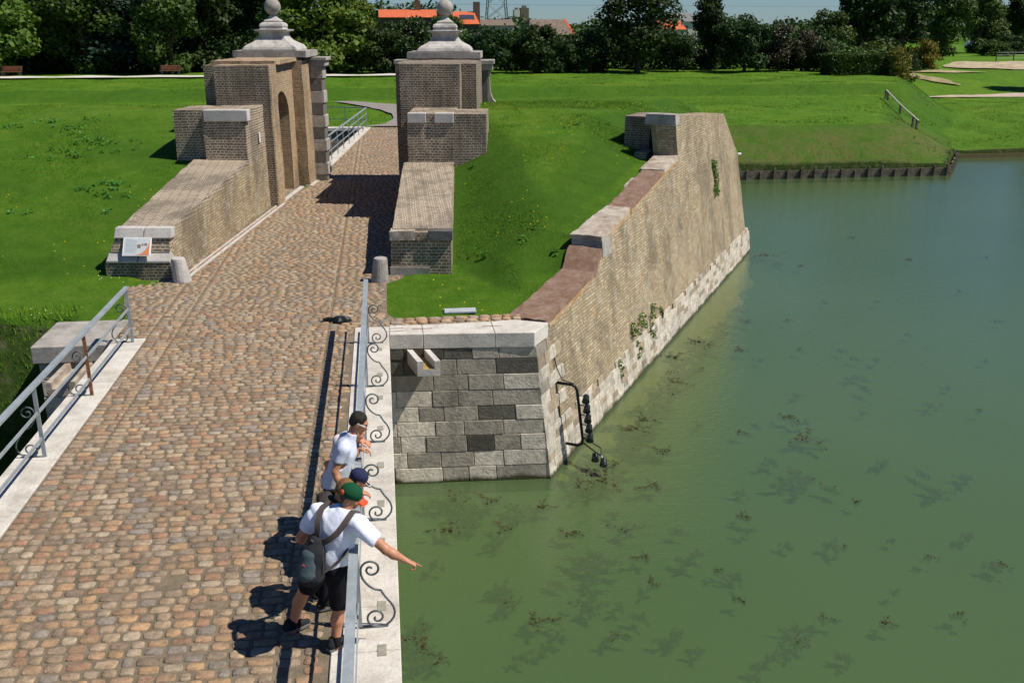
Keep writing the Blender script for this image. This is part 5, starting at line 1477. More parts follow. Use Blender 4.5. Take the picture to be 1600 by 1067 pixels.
lamp_at(Wo(.72, -2.78, .78), Wo(.75, -2.66, .75), (-.2, -.8, -.6)); lamp_at(Wo(.60, -2.80, 1.0), Wo(.62, -2.68, .95), (-.2, -.8, -.6))

# ------------------------------------------------------------------ plants on the wall
def wall_plant(s, z, w_, h_, n, label, tail=False):
    c = []; r_ = []
    nk = max(3, int(h_ / .09))
    for k in range(nk):
        zz = z + h_ * (k / (nk - 1) - .5)
        c.append(tuple(Wo(s + random.uniform(-w_, w_) * .5, zz, 0.05))); r_.append((w_ * .4, w_ * .4, .09))
    q, f = leaf_cloud(c, r_, n, 0.035, shell=.6)
    root = np_mesh('wall_plant', q, f, 4, M['ivy']); tag(root, label, 'plant', 'plants rooted in the bastion wall')
wall_plant(16.9, 0.65, .32, 1.15, 700, 'bright green creeper hanging high on the tall brick end')
for k, (s, z, w_, h_, lb) in enumerate(((6.2, -1.75, .4, .25, 'leafy tuft at the left end of the row above the stone plinth'), (7.1, -1.68, .45, .3, 'leafy tuft in the middle of the row above the stone plinth'), (8.0, -1.72, .35, .22, 'leafy tuft at the right end of the row above the stone plinth'),
                              (4.9, -2.35, .25, .3, 'small green plant low in the stone plinth, nearest the floodlights'), (6.6, -2.35, .2, .35, 'small green plant low in the stone plinth, second from the floodlights'), (7.9, -2.25, .3, .35, 'small green plant low in the stone plinth, farthest from the floodlights'), (9.0, -2.0, .12, .2, 'tiny sprig at the top of the stone plinth'))):
    wall_plant(s, z, w_, h_, int(200 * w_ + 40), lb)

# ------------------------------------------------------------------ seaweed in the moat
def weed_proto(seed, n_st=9, spread=.5):
    r0 = np.random.default_rng(seed); vs = []; fs = []; k = 0
    for i in range(n_st):
        an = r0.uniform(0, 2 * math.pi); L = spread * r0.uniform(.4, 1.1); c = r0.normal(0, spread * .22, 2)
        x, y = c; d = an
        for j in range(12):
            d += r0.normal(0, .35); x += math.cos(d) * L / 12; y += math.sin(d) * L / 12
            for s_ in range(3):
                a = d + r0.uniform(-1.6, 1.6); ln = r0.uniform(.03, .085); zz = r0.uniform(-.10, -.015)
                p = np.array([x, y, zz]); e = p + np.array([math.cos(a) * ln, math.sin(a) * ln, r0.uniform(-.02, .03)])
                w2 = np.array([-math.sin(a), math.cos(a), 0]) * r0.uniform(.011, .024)
                vs += [p - w2, p + w2, e + w2 * .6, e - w2 * .6]; fs.append((k, k + 1, k + 2, k + 3)); k += 4
    return np.array(vs), np.array(fs)
WP = []
weeds_px = [(712,775,1.6),(760,778,1.2),(800,792,1.0),(850,790,1.2),(905,735,1.3),(940,742,2.0),(1000,706,1.6),(1035,705,1.1),(1012,760,1.0),(1010,655,1.0),(1040,630,.9),(1085,575,.9),(1102,540,1.6),(1092,657,.8),(950,665,1.0),(1155,545,.8),(1188,559,.6),(1250,545,.7),(1245,612,.8),(1228,650,.9),(1248,658,1.0),(1180,664,.6),(1160,675,.5),(1262,686,1.3),(1315,545,.8),(1335,558,.8),(1370,560,.9),(1338,585,1.2),(1352,607,.9),(1200,720,.9),(1246,748,2.0),(1338,783,.5),(1158,762,.6),(1162,805,.8),(1168,825,.7),(1060,827,.7),(1080,868,1.1),(1145,893,1.1),(1230,845,.8),(1300,848,.9),(1318,853,.4),(1395,838,.5),(1440,735,.9),(1508,742,.8),(980,825,.9),(958,795,.7),(918,880,1.2),(890,832,.9),(815,795,.9),(730,795,1.2),(785,822,.8),(700,825,.9),(680,880,.7),(650,1000,1.5),(655,1020,1.3),(690,1028,.8),(795,940,.9),(850,968,.9),(925,945,.9),(925,922,.8),(1020,910,.9),(1050,990,.9),(1155,935,.6),(1250,1000,.9),(1295,965,.8),(1240,975,.6),(1180,1035,.6),(1180,1055,.7),(1320,1020,.5),(1090,1010,.6),(740,815,.8),(1400,920,.5),(1450,870,.6),(1160,400,2.2),(1195,398,1.6),(1215,408,1.0),(1250,415,.8),(1290,470,.7),(1370,470,.6),(1350,640,.5),(1530,640,.5),(1540,560,.5),(1480,600,.5),(1500,450,.8),(1560,500,.7),(1420,520,.6),(1230,500,.5),(1420,405,.9),(1540,400,.8),(1330,370,.7),(1120,890,.5),(870,905,.6),(1000,870,.6),(1560,880,.6),(1500,960,.6)]
_f = 1500.0; _p = R(18.383); _yaw = R(7.568)
def water_pt(px, py):
    cx_, cy_ = (px - 800) / _f, (533.5 - py) / _f
    fx = math.cos(_p) + math.sin(_p) * cy_; dz = -math.sin(_p) + math.cos(_p) * cy_
    t = (WL - 5.8) / dz
    return (t * (math.sin(_yaw) * fx + math.cos(_yaw) * cx_), t * (math.cos(_yaw) * fx - math.sin(_yaw) * cx_))
for k in range(24):          # more clumps, mostly along the wall foot and over the middle of the moat
    a_, b_ = random.choice([(random.uniform(640, 1000), random.uniform(770, 1050)), (random.uniform(1000, 1580), random.uniform(560, 1050))])
    weeds_px.append((a_, b_, random.uniform(.5, 1.1)))
for k in range(40):
    t_ = random.random() ** 1.2; weeds_px.append((880 + 250 * t_ + random.uniform(5, 60), 745 - 275 * t_ + random.uniform(-5, 25), random.uniform(.8, 1.6)))
WD_POS = [water_pt(a, b) + (s,) for a, b, s in weeds_px]
for i, (x, y, s) in enumerate(WD_POS):
    k = i % 7
    big = s > 1.15
    if i < 7:
        v, f = weed_proto(40 + i, 7 + i % 3, .34)
        o = np_mesh('seaweed_clump', v, f, 4, M['seaweed']); WP.append((o.data, ORG[o.name].z))
    else:
        o = bpy.data.objects.new('seaweed_clump', WP[k][0]); col.objects.link(o)
    d_ = 1.0 if not big else 1.0
    o.location = (x, y, WL - random.choice((.092, .10, .115, .13, .16, .175))); o.rotation_euler = (0, 0, random.uniform(0, 6.28)); ss = s * random.uniform(.72, 1.05)
    o.scale = (ss, ss * random.uniform(.6, 1), 1)
    tag(o, 'ragged brown seaweed clump drifting just under the surface of the open moat', 'seaweed', 'seaweed clumps in the moat')

# ------------------------------------------------------------------ grass blades, flowers, weeds
def scatter(n, x0, x1, y0, y1, keep):
    x = rng.uniform(x0, x1, n); y = rng.uniform(y0, y1, n); k = keep(x, y); x = x[k]; y = y[k]
    return x, y, terrain(x, y)
def ok_grass(x, y):
    z = terrain(x, y)
    u = (x - GO[0]) * math.cos(GA) - (y - GO[1]) * math.sin(GA); v = (x - GO[0]) * math.sin(GA) + (y - GO[1]) * math.cos(GA)
    cut = (u > -6.7) & (u < 1.2) & (v > -0.5) & (v < 16)
    wl_ = (u > -6.7) & (u < -5) & (v > -.45) & (v < 9) | (u > 0.0) & (u < 1.5) & (v > .1) & (v < 9) | (u > 1.0) & (u < 2.1) & (v > 7) & (v < 9)
    inroad = np.array([in_poly(a, b, road_poly) for a, b in zip(x, y)]) if len(x) < 400000 else False
    abut = (x > -6.7) & (x < -5.2) & (y < 19.7)
    sN = (x - C1[0]) * WN[0] + (y - C1[1]) * WN[1]
    sW = (x - C1[0]) * WD[0] + (y - C1[1]) * WD[1]
    cap = (sN > -1.2) & (sW < 12.2) | (sN > -1.95) & (sW >= 12.2)
    return (z > -2.9) & ~cut & ~wl_ & ~inroad & ~abut & ~cap & (y > 14) & ~((y < 18.95) & (x > -4.6))
def blades(name, x, y, z, hgt, wid, mat):
    n = len(x); an = rng.uniform(0, 2 * math.pi, n); h = hgt * rng.uniform(.5, 1.3, n); le = rng.uniform(0, .6, n) * h; la = rng.uniform(0, 2 * math.pi, n)
    p = np.stack([x, y, z - .02], 1); w2 = np.stack([np.cos(an), np.sin(an), np.zeros(n)], 1) * (wid * rng.uniform(.6, 1.2, n))[:, None]
    tip = p + np.stack([np.cos(la) * le, np.sin(la) * le, h], 1)
    V_ = np.stack([p - w2, p + w2, tip], 1).reshape(-1, 3)
    o = np_mesh(name, V_, np.arange(n * 3).reshape(n, 3), 3, mat)
    return o
x1_, y1_, z1_ = scatter(170000, -0.5, 12, 18.9, 38.4, ok_grass)
x2_, y2_, z2_ = scatter(230000, -24, -5.0, 14, 38.4, ok_grass)
o = blades('grass', np.r_[x1_, x2_], np.r_[y1_, y2_], np.r_[z1_, z2_], 0.042, 0.008, M['blades']); tag(o, 'short green grass blades covering both near lawns', 'grass', kind='stuff')
x3_, y3_, z3_ = scatter(150000, -60, 75, 55, 97, lambda x, y: (terrain(x, y) > -2.9))
o = blades('grass', x3_, y3_, z3_, 0.07, 0.03, M['blades']); tag(o, 'grass on the banks beyond the gate', 'grass', kind='stuff')
# dandelions and clover
def dots(name, x, y, z, s, mat, label):
    n = len(x); p = np.stack([x, y, z], 1); a = np.array([s, 0, 0]); b = np.array([0, s, 0]); c = np.array([0, 0, s * .8])
    V_ = np.stack([p + a, p + b, p - a, p - b, p + c], 1).reshape(-1, 3); i0 = np.arange(n)[:, None] * 5
    F_ = np.concatenate([i0 + np.array([0, 1, 4]), i0 + np.array([1, 2, 4]), i0 + np.array([2, 3, 4]), i0 + np.array([3, 0, 4])])
    o = np_mesh(name, V_, F_, 3, mat); tag(o, label, 'flowers', kind='stuff')
def clumped(n, x0, x1, y0, y1, keep, thr=.15, off=0.0):
    x, y, z = scatter(n, x0, x1, y0, y1, keep)
    v = np.array([noise.noise(Vector((a * .45 + off, b * .45, 7))) for a, b in zip(x, y)]); k = v > thr
    return x[k], y[k], z[k]
xa, ya, za = clumped(450, 1.0, 11, 19.2, 36, ok_grass, .12)
xb_, yb_, zb_ = clumped(350, -20, -6, 17, 30, ok_grass, .22, 5)
dots('dandelions', np.r_[xa, xb_], np.r_[ya, yb_], np.r_[za, zb_] + .08, .016, M['dandelion'], 'scattered yellow dandelions in the near lawns')
xa, ya, za = clumped(600, -14, -6, 17, 25, ok_grass, .18, 2)
dots('clover', xa, ya, za + .07, .013, M['clover'], 'scattered white clover in the left lawn')
# broad-leaved weeds
xw, yw, zw = clumped(900, -22, -7, 24, 36, ok_grass, .16, 9)
xv, yv, zv = clumped(90, 1.5, 9, 22, 38, ok_grass, .18, 4)
xw = np.r_[xw, xv]; yw = np.r_[yw, yv]; zw = np.r_[zw, zv]
cc_ = np.stack([xw, yw, zw + .06], 1)
q, f = leaf_cloud(cc_, np.tile([.16, .16, .09], (len(xw), 1)), len(xw) * 10, .045, shell=.8, up=1.2)
o = np_mesh('broadleaf_weeds', q, f, 4, M['weed']); tag(o, 'patches of darker broad-leaved weeds on the grassy ramparts', 'weeds', kind='stuff')
# rough tall growth on the bank by the left moat
xr_, yr_, zr_ = scatter(11000, -13, -6.5, 13.5, 20.8, lambda x, y: (terrain(x, y) > -3.0))
o = blades('rough_grass', xr_, yr_, zr_, 0.13, .014, M['blades']); tag(o, 'rough long grass on the bank dropping to the left moat', 'grass', kind='stuff')

# crumpled black lump on the cobbles
cl = empty('jacket', (-1.0, 18.95, 0.03), 'small crumpled black jacket lying on the cobbles near the end of the railing', 'jacket')
m = MB()
rr = []
for (zz, sc_) in ((.03, 1.0), (.08, .9), (.13, .55)):
    rg = []
    for i in range(18):
        t = 2 * math.pi * i / 18; rr_ = 1 + .22 * math.sin(3 * t + 1) + .12 * math.sin(7 * t)
        rg.append((-1.0 + .19 * rr_ * sc_ * math.cos(t), 18.95 + .15 * rr_ * sc_ * math.sin(t), zz))
    rr.append(rg)
m.ring_loft(rr)
m.build('cloth', M['black_metal'], cl)  # main body of the black lump
m = MB(); m.tube([(-1.15, 18.98, .06), (-1.25, 19.03, .07), (-1.36, 19.02, .05)], [.05, .04, .035], 8); m.build('sleeve', M['black_metal'], cl)
# ------------------------------------------------------------------ people: one continuous surface from blended rounded limbs
def surface_nets(D, org, h):
    """zero level of grid D -> verts, quads"""
    nx, ny, nz = D.shape
    S = D < 0
    c = [S[i:nx - 1 + i, j:ny - 1 + j, k:nz - 1 + k] for i in (0, 1) for j in (0, 1) for k in (0, 1)]
    cnt = sum(a.astype(np.int8) for a in c); act = (cnt > 0) & (cnt < 8)
    idx = -np.ones(act.shape, dtype=np.int64); ii = np.argwhere(act); idx[act] = np.arange(len(ii))
    acc = np.zeros((len(ii), 3)); num = np.zeros(len(ii))
    cor = [(i, j, k) for i in (0, 1) for j in (0, 1) for k in (0, 1)]
    vals = {q: D[ii[:, 0] + q[0], ii[:, 1] + q[1], ii[:, 2] + q[2]] for q in cor}
    for a in cor:
        for ax in range(3):
            if a[ax] == 0:
                b = list(a); b[ax] = 1; b = tuple(b)
                va, vb = vals[a], vals[b]; m_ = (va < 0) != (vb < 0)
                t = np.where(m_, va / np.where(va - vb == 0, 1, va - vb), 0)
                p = np.array(a, float)[None, :] + np.zeros((len(ii), 3)); p[:, ax] += t
                acc += p * m_[:, None]; num += m_
    verts = (ii + acc / num[:, None]) * h + org
    quads = []
    for ax in range(3):
        sl0 = [slice(None)] * 3; sl1 = [slice(None)] * 3; sl0[ax] = slice(0, -1); sl1[ax] = slice(1, None)
        a_ = S[tuple(sl0)]; b_ = S[tuple(sl1)]
        e = np.argwhere(a_ != b_)
        o1, o2 = [k for k in range(3) if k != ax]
        ok = (e[:, o1] > 0) & (e[:, o2] > 0) & (e[:, o1] < D.shape[o1] - 1) & (e[:, o2] < D.shape[o2] - 1)
        e = e[ok]
        def cell(d1, d2):
            q = e.copy(); q[:, o1] -= d1; q[:, o2] -= d2; return idx[q[:, 0], q[:, 1], q[:, 2]]
        A, B, C_, Dd = cell(1, 1), cell(0, 1), cell(0, 0), cell(1, 0)
        flip = a_[tuple(e.T)] ^ (ax == 1)
        Q = np.stack([A, B, C_, Dd], 1); Q2 = np.stack([A, Dd, C_, B], 1)
        quads.append(np.where(flip[:, None], Q, Q2))
    return verts, np.concatenate(quads)

def V3(p): return np.array(p, float)
def cap(p0, p1, r0, r1, k=0.02, sq=None): return ('cap', V3(p0), V3(p1), r0, r1, k, sq)
def ell(c, r, rot=None, k=0.02): return ('ell', V3(c), V3(r), rot, k)
def cut(c, n, lo=None): return ('cut', V3(c), V3(n) / np.linalg.norm(n), lo)
def rotz(a, pitch=0.0, roll=0.0):
    return np.array((Matrix.Rotation(a, 3, 'Z') @ Matrix.Rotation(pitch, 3, 'X') @ Matrix.Rotation(roll, 3, 'Y')))

def sdf_mesh(prims, h=0.011, wr=None):
    lo = np.full(3, 1e9); hi = -lo
    for p in prims:
        if p[0] == 'cap':
            r = max(p[3], p[4]) * (max(1.0, p[6][1]) if p[6] else 1.0) + .03
            lo = np.minimum(lo, np.minimum(p[1], p[2]) - r); hi = np.maximum(hi, np.maximum(p[1], p[2]) + r)
        elif p[0] == 'ell':
            r = p[2].max() + .03; lo = np.minimum(lo, p[1] - r); hi = np.maximum(hi, p[1] + r)
    n = np.ceil((hi - lo) / h).astype(int) + 1
    D = np.full(n, 1.0, dtype=np.float32)
    axs = [lo[i] + h * np.arange(n[i]) for i in range(3)]
    for p in prims:
        if p[0] == 'cut':
            # remove everything on the positive side of the plane (optionally only within a radius)
            X_, Y2, Z2 = np.meshgrid(*axs, indexing='ij')
            d = (X_ - p[1][0]) * p[2][0] + (Y2 - p[1][1]) * p[2][1] + (Z2 - p[1][2]) * p[2][2]
            if p[3]:
                m_ = (X_ - p[1][0]) ** 2 + (Y2 - p[1][1]) ** 2 + (Z2 - p[1][2]) ** 2 < p[3] ** 2
                D = np.where(m_, np.maximum(D, d), D).astype(np.float32)
            else: D = np.maximum(D, d).astype(np.float32)
            continue
        if p[0] == 'cap':
            r = max(p[3], p[4]) * (max(1.0, p[6][1]) if p[6] else 1.0) + p[5] + .02
            a = np.minimum(p[1], p[2]) - r; b = np.maximum(p[1], p[2]) + r; k = p[5]
        else:
            r = p[2].max() + p[4] + .02; a = p[1] - r; b = p[1] + r; k = p[4]
        i0 = np.clip(((a - lo) / h).astype(int), 0, n - 1); i1 = np.clip(((b - lo) / h).astype(int) + 2, 1, n)
        sl = tuple(slice(i0[i], i1[i]) for i in range(3))
        X_, Y2, Z2 = np.meshgrid(axs[0][sl[0]], axs[1][sl[1]], axs[2][sl[2]], indexing='ij')
        P_ = np.stack([X_, Y2, Z2], -1)
        if p[0] == 'cap':
            q = P_ - p[1]; ba = p[2] - p[1]
            if p[6]:
                ax_, f_ = p[6]; ax_ = V3(ax_) / np.linalg.norm(ax_)
                q = q + (q @ ax_)[..., None] * ax_ * (1 / f_ - 1); ba = ba + (ba @ ax_) * ax_ * (1 / f_ - 1)
            t = np.clip((q @ ba) / max(ba @ ba, 1e-9), 0, 1)
            d = np.linalg.norm(q - t[..., None] * ba, axis=-1) - (p[3] + (p[4] - p[3]) * t)
        else:
            q = P_ - p[1]
            if p[3] is not None: q = q @ p[3]
            kk = np.linalg.norm(q / p[2], axis=-1); k2 = np.linalg.norm(q / p[2] ** 2, axis=-1)
            d = kk * (kk - 1) / np.maximum(k2, 1e-6)
        S_ = D[sl]
        hh = np.clip(0.5 + 0.5 * (S_ - d) / k, 0, 1)
        D[sl] = S_ * (1 - hh) + d * hh - k * hh * (1 - hh)
    if wr:
        amp, fr, dirn = wr
        X_, Y2, Z2 = np.meshgrid(*axs, indexing='ij')
        m_ = np.abs(D) < .03
        pts = np.stack([X_[m_], Y2[m_], Z2[m_]], 1)
        dv = V3(dirn) / np.linalg.norm(dirn)
        st = pts - np.outer(pts @ dv, dv) * 0.86
        val = np.array([(1 - 2 * abs(noise.noise(Vector(tuple(a * fr))))) * .7 + .35 * noise.noise(Vector(tuple(a * fr * 2.1))) for a in st])
        D[m_] += (val * amp).astype(np.float32)
    return surface_nets(D, lo, h)

def sdf_obj(name, prims, mat, parent, h=0.011, wr=None):
    v, f = sdf_mesh(prims, h, wr)
    return np_mesh(name, v, f, 4, mat, parent, smooth=True)

M['skin'] = simple('skin_tanned', (0.42, 0.19, 0.105), 0.5, 0, .1, 14, 0.05, spec=.35)
M['skin2'] = simple('skin_ruddy', (0.50, 0.22, 0.13), 0.5, 0, .1, 14, 0.05, spec=.35)
M['hair_dark'] = simple('hair_black', (0.018, 0.013, 0.010), 0.5, 0, .4, 90, 0.6, 120)
M['hair_brown'] = simple('hair_light_brown', (0.17, 0.085, 0.035), 0.6, 0, .35, 60, 0.6, 120)
M['hair_mid'] = simple('hair_brown', (0.06, 0.035, 0.02), 0.6, 0, .4, 60, 0.6, 120)
def cloth(name, c, b=0.25, sc=26): return simple(name, c, 0.9, 0, .07, 5, b, sc, spec=.1)
M['tee_white'] = cloth('white_cotton', (0.70, 0.73, 0.82))
M['tee_grey'] = cloth('pale_grey_cotton', (0.52, 0.55, 0.64))
M['black_cloth'] = cloth('black_cloth', (0.012, 0.012, 0.015))
M['hood'] = cloth('dark_brown_fleece', (0.05, 0.042, 0.036))
M['navy'] = cloth('navy_cotton', (0.022, 0.026, 0.065))
M['green'] = cloth('green_cotton', (0.008, 0.060, 0.026))
M['red'] = cloth('red_cotton', (0.62, 0.075, 0.03))
M['pack'] = cloth('grey_green_nylon', (0.055, 0.075, 0.085), .3)
M['pack_dark'] = cloth('black_nylon', (0.022, 0.024, 0.027), .3)
M['strap'] = cloth('brown_grey_strap', (0.075, 0.06, 0.055), .2)
M['shoe'] = cloth('dark_shoe', (0.025, 0.024, 0.024), .3)
M['sole'] = simple('shoe_sole', (0.16, 0.15, 0.14), .8)
M['lens'] = simple('sunglass_lens', (0.01, 0.01, 0.012), 0.06, 0, .1, spec=.8)
M['eye'] = simple('eye', (0.5, 0.48, 0.45), 0.2, 0, .05)

def hand_prims(w_, fdir, palm_n, side, curl, L=0.18, point=False, k=.006):
    """hand from the wrist: fdir finger direction, palm_n palm normal, side = thumb side vector; curls per finger in radians"""
    f = V3(fdir) / np.linalg.norm(fdir); n_ = V3(palm_n); n_ -= f * (n_ @ f); n_ /= np.linalg.norm(n_)
    s = V3(side); s -= f * (s @ f); s -= n_ * (s @ n_); s /= np.linalg.norm(s)
    w_ = V3(w_); P = []
    pl = L * .5; knuck = w_ + f * pl
    for o in (-.026, -.009, .009, .026):
        P.append(cap(w_ + s * o * .7 + f * .01, knuck + s * o * 1.05, .0150, .0125, .016))
    lens = (.40, .46, .50, .46)          # little .. index along +s
    for i, (o, ln) in enumerate(zip((-.031, -.0105, .0105, .031), lens)):
        c = curl if not hasattr(curl, '__len__') else curl[i]
        if point and i == 3: c = 0.04
        p = knuck + s * o; d = f + s * o * 1.2; d /= np.linalg.norm(d); a = 0.0
        seg = (L * ln * .45, L * ln * .32, L * ln * .23); r_ = .0095
        for q in seg:
            a += c
            dd = d * math.cos(a) + n_ * math.sin(a)
            p2 = p + dd * q; P.append(cap(p, p2, r_, r_ * .9, k)); p = p2; r_ *= .9
    # thumb from the side of the palm
    b0 = w_ + f * pl * .3 + s * .028; d1 = (f * .6 + s * .62 + n_ * .35); d1 /= np.linalg.norm(d1)
    b1 = b0 + d1 * .042; d2 = f * .85 + n_ * (.25 + (.4 if point else 0)) + s * .05; d2 /= np.linalg.norm(d2)
    b2 = b1 + d2 * .032; b3 = b2 + d2 * .024
    P += [cap(b0, b1, .0155, .0120, .012), cap(b1, b2, .0120, .0105, k), cap(b2, b3, .0105, .0088, k)]
    return P

def head_prims(c, yaw, pitch, sc_=1.0):
    """c: centre of the skull; yaw about z measured so that 0 faces +Y; pitch down positive"""
    Rm = rotz(yaw, -pitch)
    def L(x, y, z): return V3(c) + Rm @ (V3((x, y, z)) * sc_)
    s = sc_
    P = [ell(L(0, -.012, .018), V3((.074, .094, .088)) * s, Rm, .02), ell(L(0, .028, -.030), V3((.062, .066, .082)) * s, Rm, .025),
         ell(L(0, .050, -.085), V3((.036, .034, .030)) * s, Rm, .025),
         cap(L(0, .090, .002), L(0, .112, -.038), .009 * s, .0155 * s, .012),
         ell(L(0, .078, .028), V3((.050, .018, .012)) * s, Rm, .015),
         ell(L(0, .092, -.068), V3((.026, .012, .0075)) * s, Rm, .008),
         ell(L(.036, .070, -.02), V3((.022, .02, .02)) * s, Rm, .02), ell(L(-.036, .070, -.02), V3((.022, .02, .02)) * s, Rm, .02)]
    for e in (-1, 1):
        P += [ell(L(e * .077, -.005, -.012), V3((.010, .020, .034)) * s, Rm, .008), ell(L(e * .079, -.003, -.036), V3((.009, .012, .014)) * s, Rm, .006)]
    return P, L, Rm

def face_bits(parent, L, Rm, s, hairmat):
    for e in (-1, 1):
        o = sdf_obj('eye', [ell(L(e * .031, .083, .004), V3((.013, .008, .008)) * s, Rm, .004)], M['eye'], parent, h=.004)
        o = sdf_obj('eyebrow', [cap(L(e * .016, .098, .026), L(e * .048, .084, .030), .0045 * s, .004 * s, .004)], hairmat, parent, h=.004)

def hair_obj(parent, L, Rm, s, mat, length=1.0, h=.008):
    P = [ell(L(0, -.020, .032), V3((.083, .099, .088)) * s, Rm, .02), ell(L(0, -.055, -.015), V3((.070, .055, .070)) * s * length, Rm, .02)]
    n_ = Rm @ V3((0, 1.0, -0.55))
    P.append(cut(L(0, .052, .045), n_))
    for e in (-1, 1): P.append(ell(L(e * .068, .006, .03), V3((.014, .03, .035)) * s, Rm, .012))
    sdf_obj('hair', P, mat, parent, h=h, wr=(.006, 38, (0, 0, 1)))

def shoe(parent, foot, yaw, s=1.0):
    Rm = rotz(yaw)
    def L(x, y, z): return V3(foot) + Rm @ (V3((x, y, z)) * s)
    o = sdf_obj('shoe', [cap(L(0, -.05, .055), L(0, .09, .045), .042 * s, .036 * s, .03), cap(L(0, .09, .04), L(.004, .165, .035), .040 * s, .032 * s, .03), cap(L(0, -.045, .05), L(0, -.035, .10), .042 * s, .040 * s, .03), cut(L(0, 0, .012), (0, 0, -1))], M['shoe'], parent, h=.009)
    m = MB()
    pts = [(-.040, -.09), (-.048, 0), (-.050, .10), (-.035, .18), (0, .205), (.035, .185), (.050, .10), (.044, 0), (.038, -.09)]
    q = [tuple(L(a, b, 0)) for a, b in pts]
    m.hexa([(a[0], a[1], foot[2] - .002) for a in q], [(a[0], a[1], foot[2] + .026) for a in q]); m.build('sole', M['sole'], o)

def ribbon(pts, nrm, width, th, name, mat, parent):
    """flat strap along pts with the given surface normals"""
    m = MB(); rings = []
    for i, p in enumerate(pts):
        p = Vector(p); t = (Vector(pts[min(i + 1, len(pts) - 1)]) - Vector(pts[max(i - 1, 0)])).normalized()
        n_ = Vector(nrm[i]); n_ = (n_ - t * n_.dot(t)).normalized(); s = t.cross(n_)
        rings.append([tuple(p + s * width / 2 * a + n_ * th * b) for a, b in ((-1, 0), (1, 0), (1, 1), (-1, 1))])
    m.ring_loft(rings); return m.build(name, mat, parent, smooth=False)

FL = 0.035   # top of the cobbles / ledge
def catmull(P, n=6):
    P = [V3(p) for p in P]; out = []
    for i in range(len(P) - 1):
        p0 = P[max(i - 1, 0)]; p1 = P[i]; p2 = P[i + 1]; p3 = P[min(i + 2, len(P) - 1)]
        for k in range(n):
            t = k / n; out.append(.5 * ((2 * p1) + (-p0 + p2) * t + (2 * p0 - 5 * p1 + 4 * p2 - p3) * t * t + (-p0 + 3 * p1 - 3 * p2 + p3) * t ** 3))
    out.append(P[-1]); return [tuple(p) for p in out]

# ---- the man in the white T-shirt, pointing at the water
man = empty('person', (-0.80, 8.22, FL), 'man in white T-shirt, black shorts, green cap and backpack, pointing at the water', 'person')
fR, aR, kR, hR = (-.655, 8.08, FL), (-.645, 8.06, FL + .09), (-.595, 8.12, .48), (-.585, 8.12, .87)
fLf, aL, kL, hL = (-1.10, 8.42, FL), (-1.085, 8.40, FL + .09), (-.935, 8.38, .52), (-.745, 8.27, .87)
pel = (-.665, 8.20, .93); wai = (-.635, 8.20, 1.04); che = (-.575, 8.19, 1.25); shL = (-.755, 8.31, 1.385); shR = (-.375, 8.06, 1.365); nek = (-.50, 8.22, 1.44)
eR, wR_ = (-.125, 7.98, 1.13), (.055, 7.97, 1.005)
eL, wL_ = (-.935, 8.32, 1.12), (-.83, 8.47, .93)
hc = (-.435, 8.245, 1.565)
hp, HL, HR = head_prims(hc, R(-100), R(24), 0.98)
lat = (0.83, -0.55, 0)     # shoulder line direction
bodyp = [cap(wai, che, .115, .135, .06, (lat, 1.3)), cap(shL, shR, .075, .075, .06), cap(pel, wai, .13, .12, .06, (lat, 1.25)),
         cap((-.50, 8.21, 1.40), (-.455, 8.235, 1.51), .062, .058, .03),
         cap(hR, kR, .092, .062, .04), cap(kR, (-.625, 8.09, .34), .062, .060, .03), cap((-.625, 8.09, .34), aR, .060, .038, .03), cap(aR, fR, .038, .045, .02),
         cap(hL, kL, .092, .062, .04), cap(kL, (-1.01, 8.41, .36), .062, .060, .03), cap((-1.01, 8.41, .36), aL, .060, .038, .03), cap(aL, fLf, .038, .045, .02),
         cap(shR, eR, .060, .046, .03), cap(eR, (-.06, 7.976, 1.08), .047, .046, .02), cap((-.06, 7.976, 1.08), wR_, .046, .027, .02),
         cap(shL, eL, .060, .046, .03), cap(eL, wL_, .046, .028, .02)] + hp
fd = V3(wR_) - V3(eR)
bodyp += hand_prims(wR_, (0.16, .0, -.095), (-.45, -.1, -.85), (0.1, 0.95, 0.1), [1.15, 1.1, .95, .05], .185, True)
bodyp += hand_prims(wL_, (.12, .12, -.07), (.6, -.3, -.6), (0.2, .3, .9), [.5, .45, .4, .35], .18)
sdf_obj('body', bodyp, M['skin'], man, h=.0085)
face_bits(man, HL, HR, .98, M['hair_mid'])
hair_obj(man, HL, HR, .96, M['hair_mid'], .95)
tee = [cap((-.645, 8.20, .955), che, .150, .160, .07, (lat, 1.34)), cap(V3(shL) + V3((.02, 0, .0)), V3(shR), .092, .092, .07), cap(che, nek, .13, .085, .06, (lat, 1.2)),
       cap(shR, (-.235, 8.015, 1.235), .095, .085, .04), cap(shL, (-.865, 8.32, 1.235), .092, .083, .04),
       cap((-.65, 8.19, .93), (-.64, 8.19, 1.02), .150, .150, .04, (lat, 1.32)),
       cut((-.205, 8.005, 1.205), (.80, -.25, -.62), .16), cut((-.885, 8.325, 1.20), (-.55, .05, -.8), .16), cut((-.65, 8.19, .89), (.1, 0, -1)), cut((-.47, 8.23, 1.475), (.3, .1, 1), .14)]
sdf_obj('t_shirt', tee, M['tee_white'], man, h=.009, wr=(.016, 8.5, (.55, -.2, -.8)))
sh = [cap((-.66, 8.20, .955), (-.665, 8.20, .86), .138, .155, .05, (lat, 1.26)), cap(hR, (-.592, 8.115, .51), .125, .105, .05), cap(hL, (-.90, 8.36, .57), .122, .102, .05),
      cut((-.592, 8.115, .47), (0, 0, -1), .2), cut((-.93, 8.375, .51), (-.4, .1, -1), .2), cut((-.66, 8.2, .965), (0, 0, 1))]
sdf_obj('shorts', sh, M['black_cloth'], man, h=.011, wr=(.010, 9, (0, 0, 1)))
shoe(man, fR, R(-52)); shoe(man, fLf, R(-60))
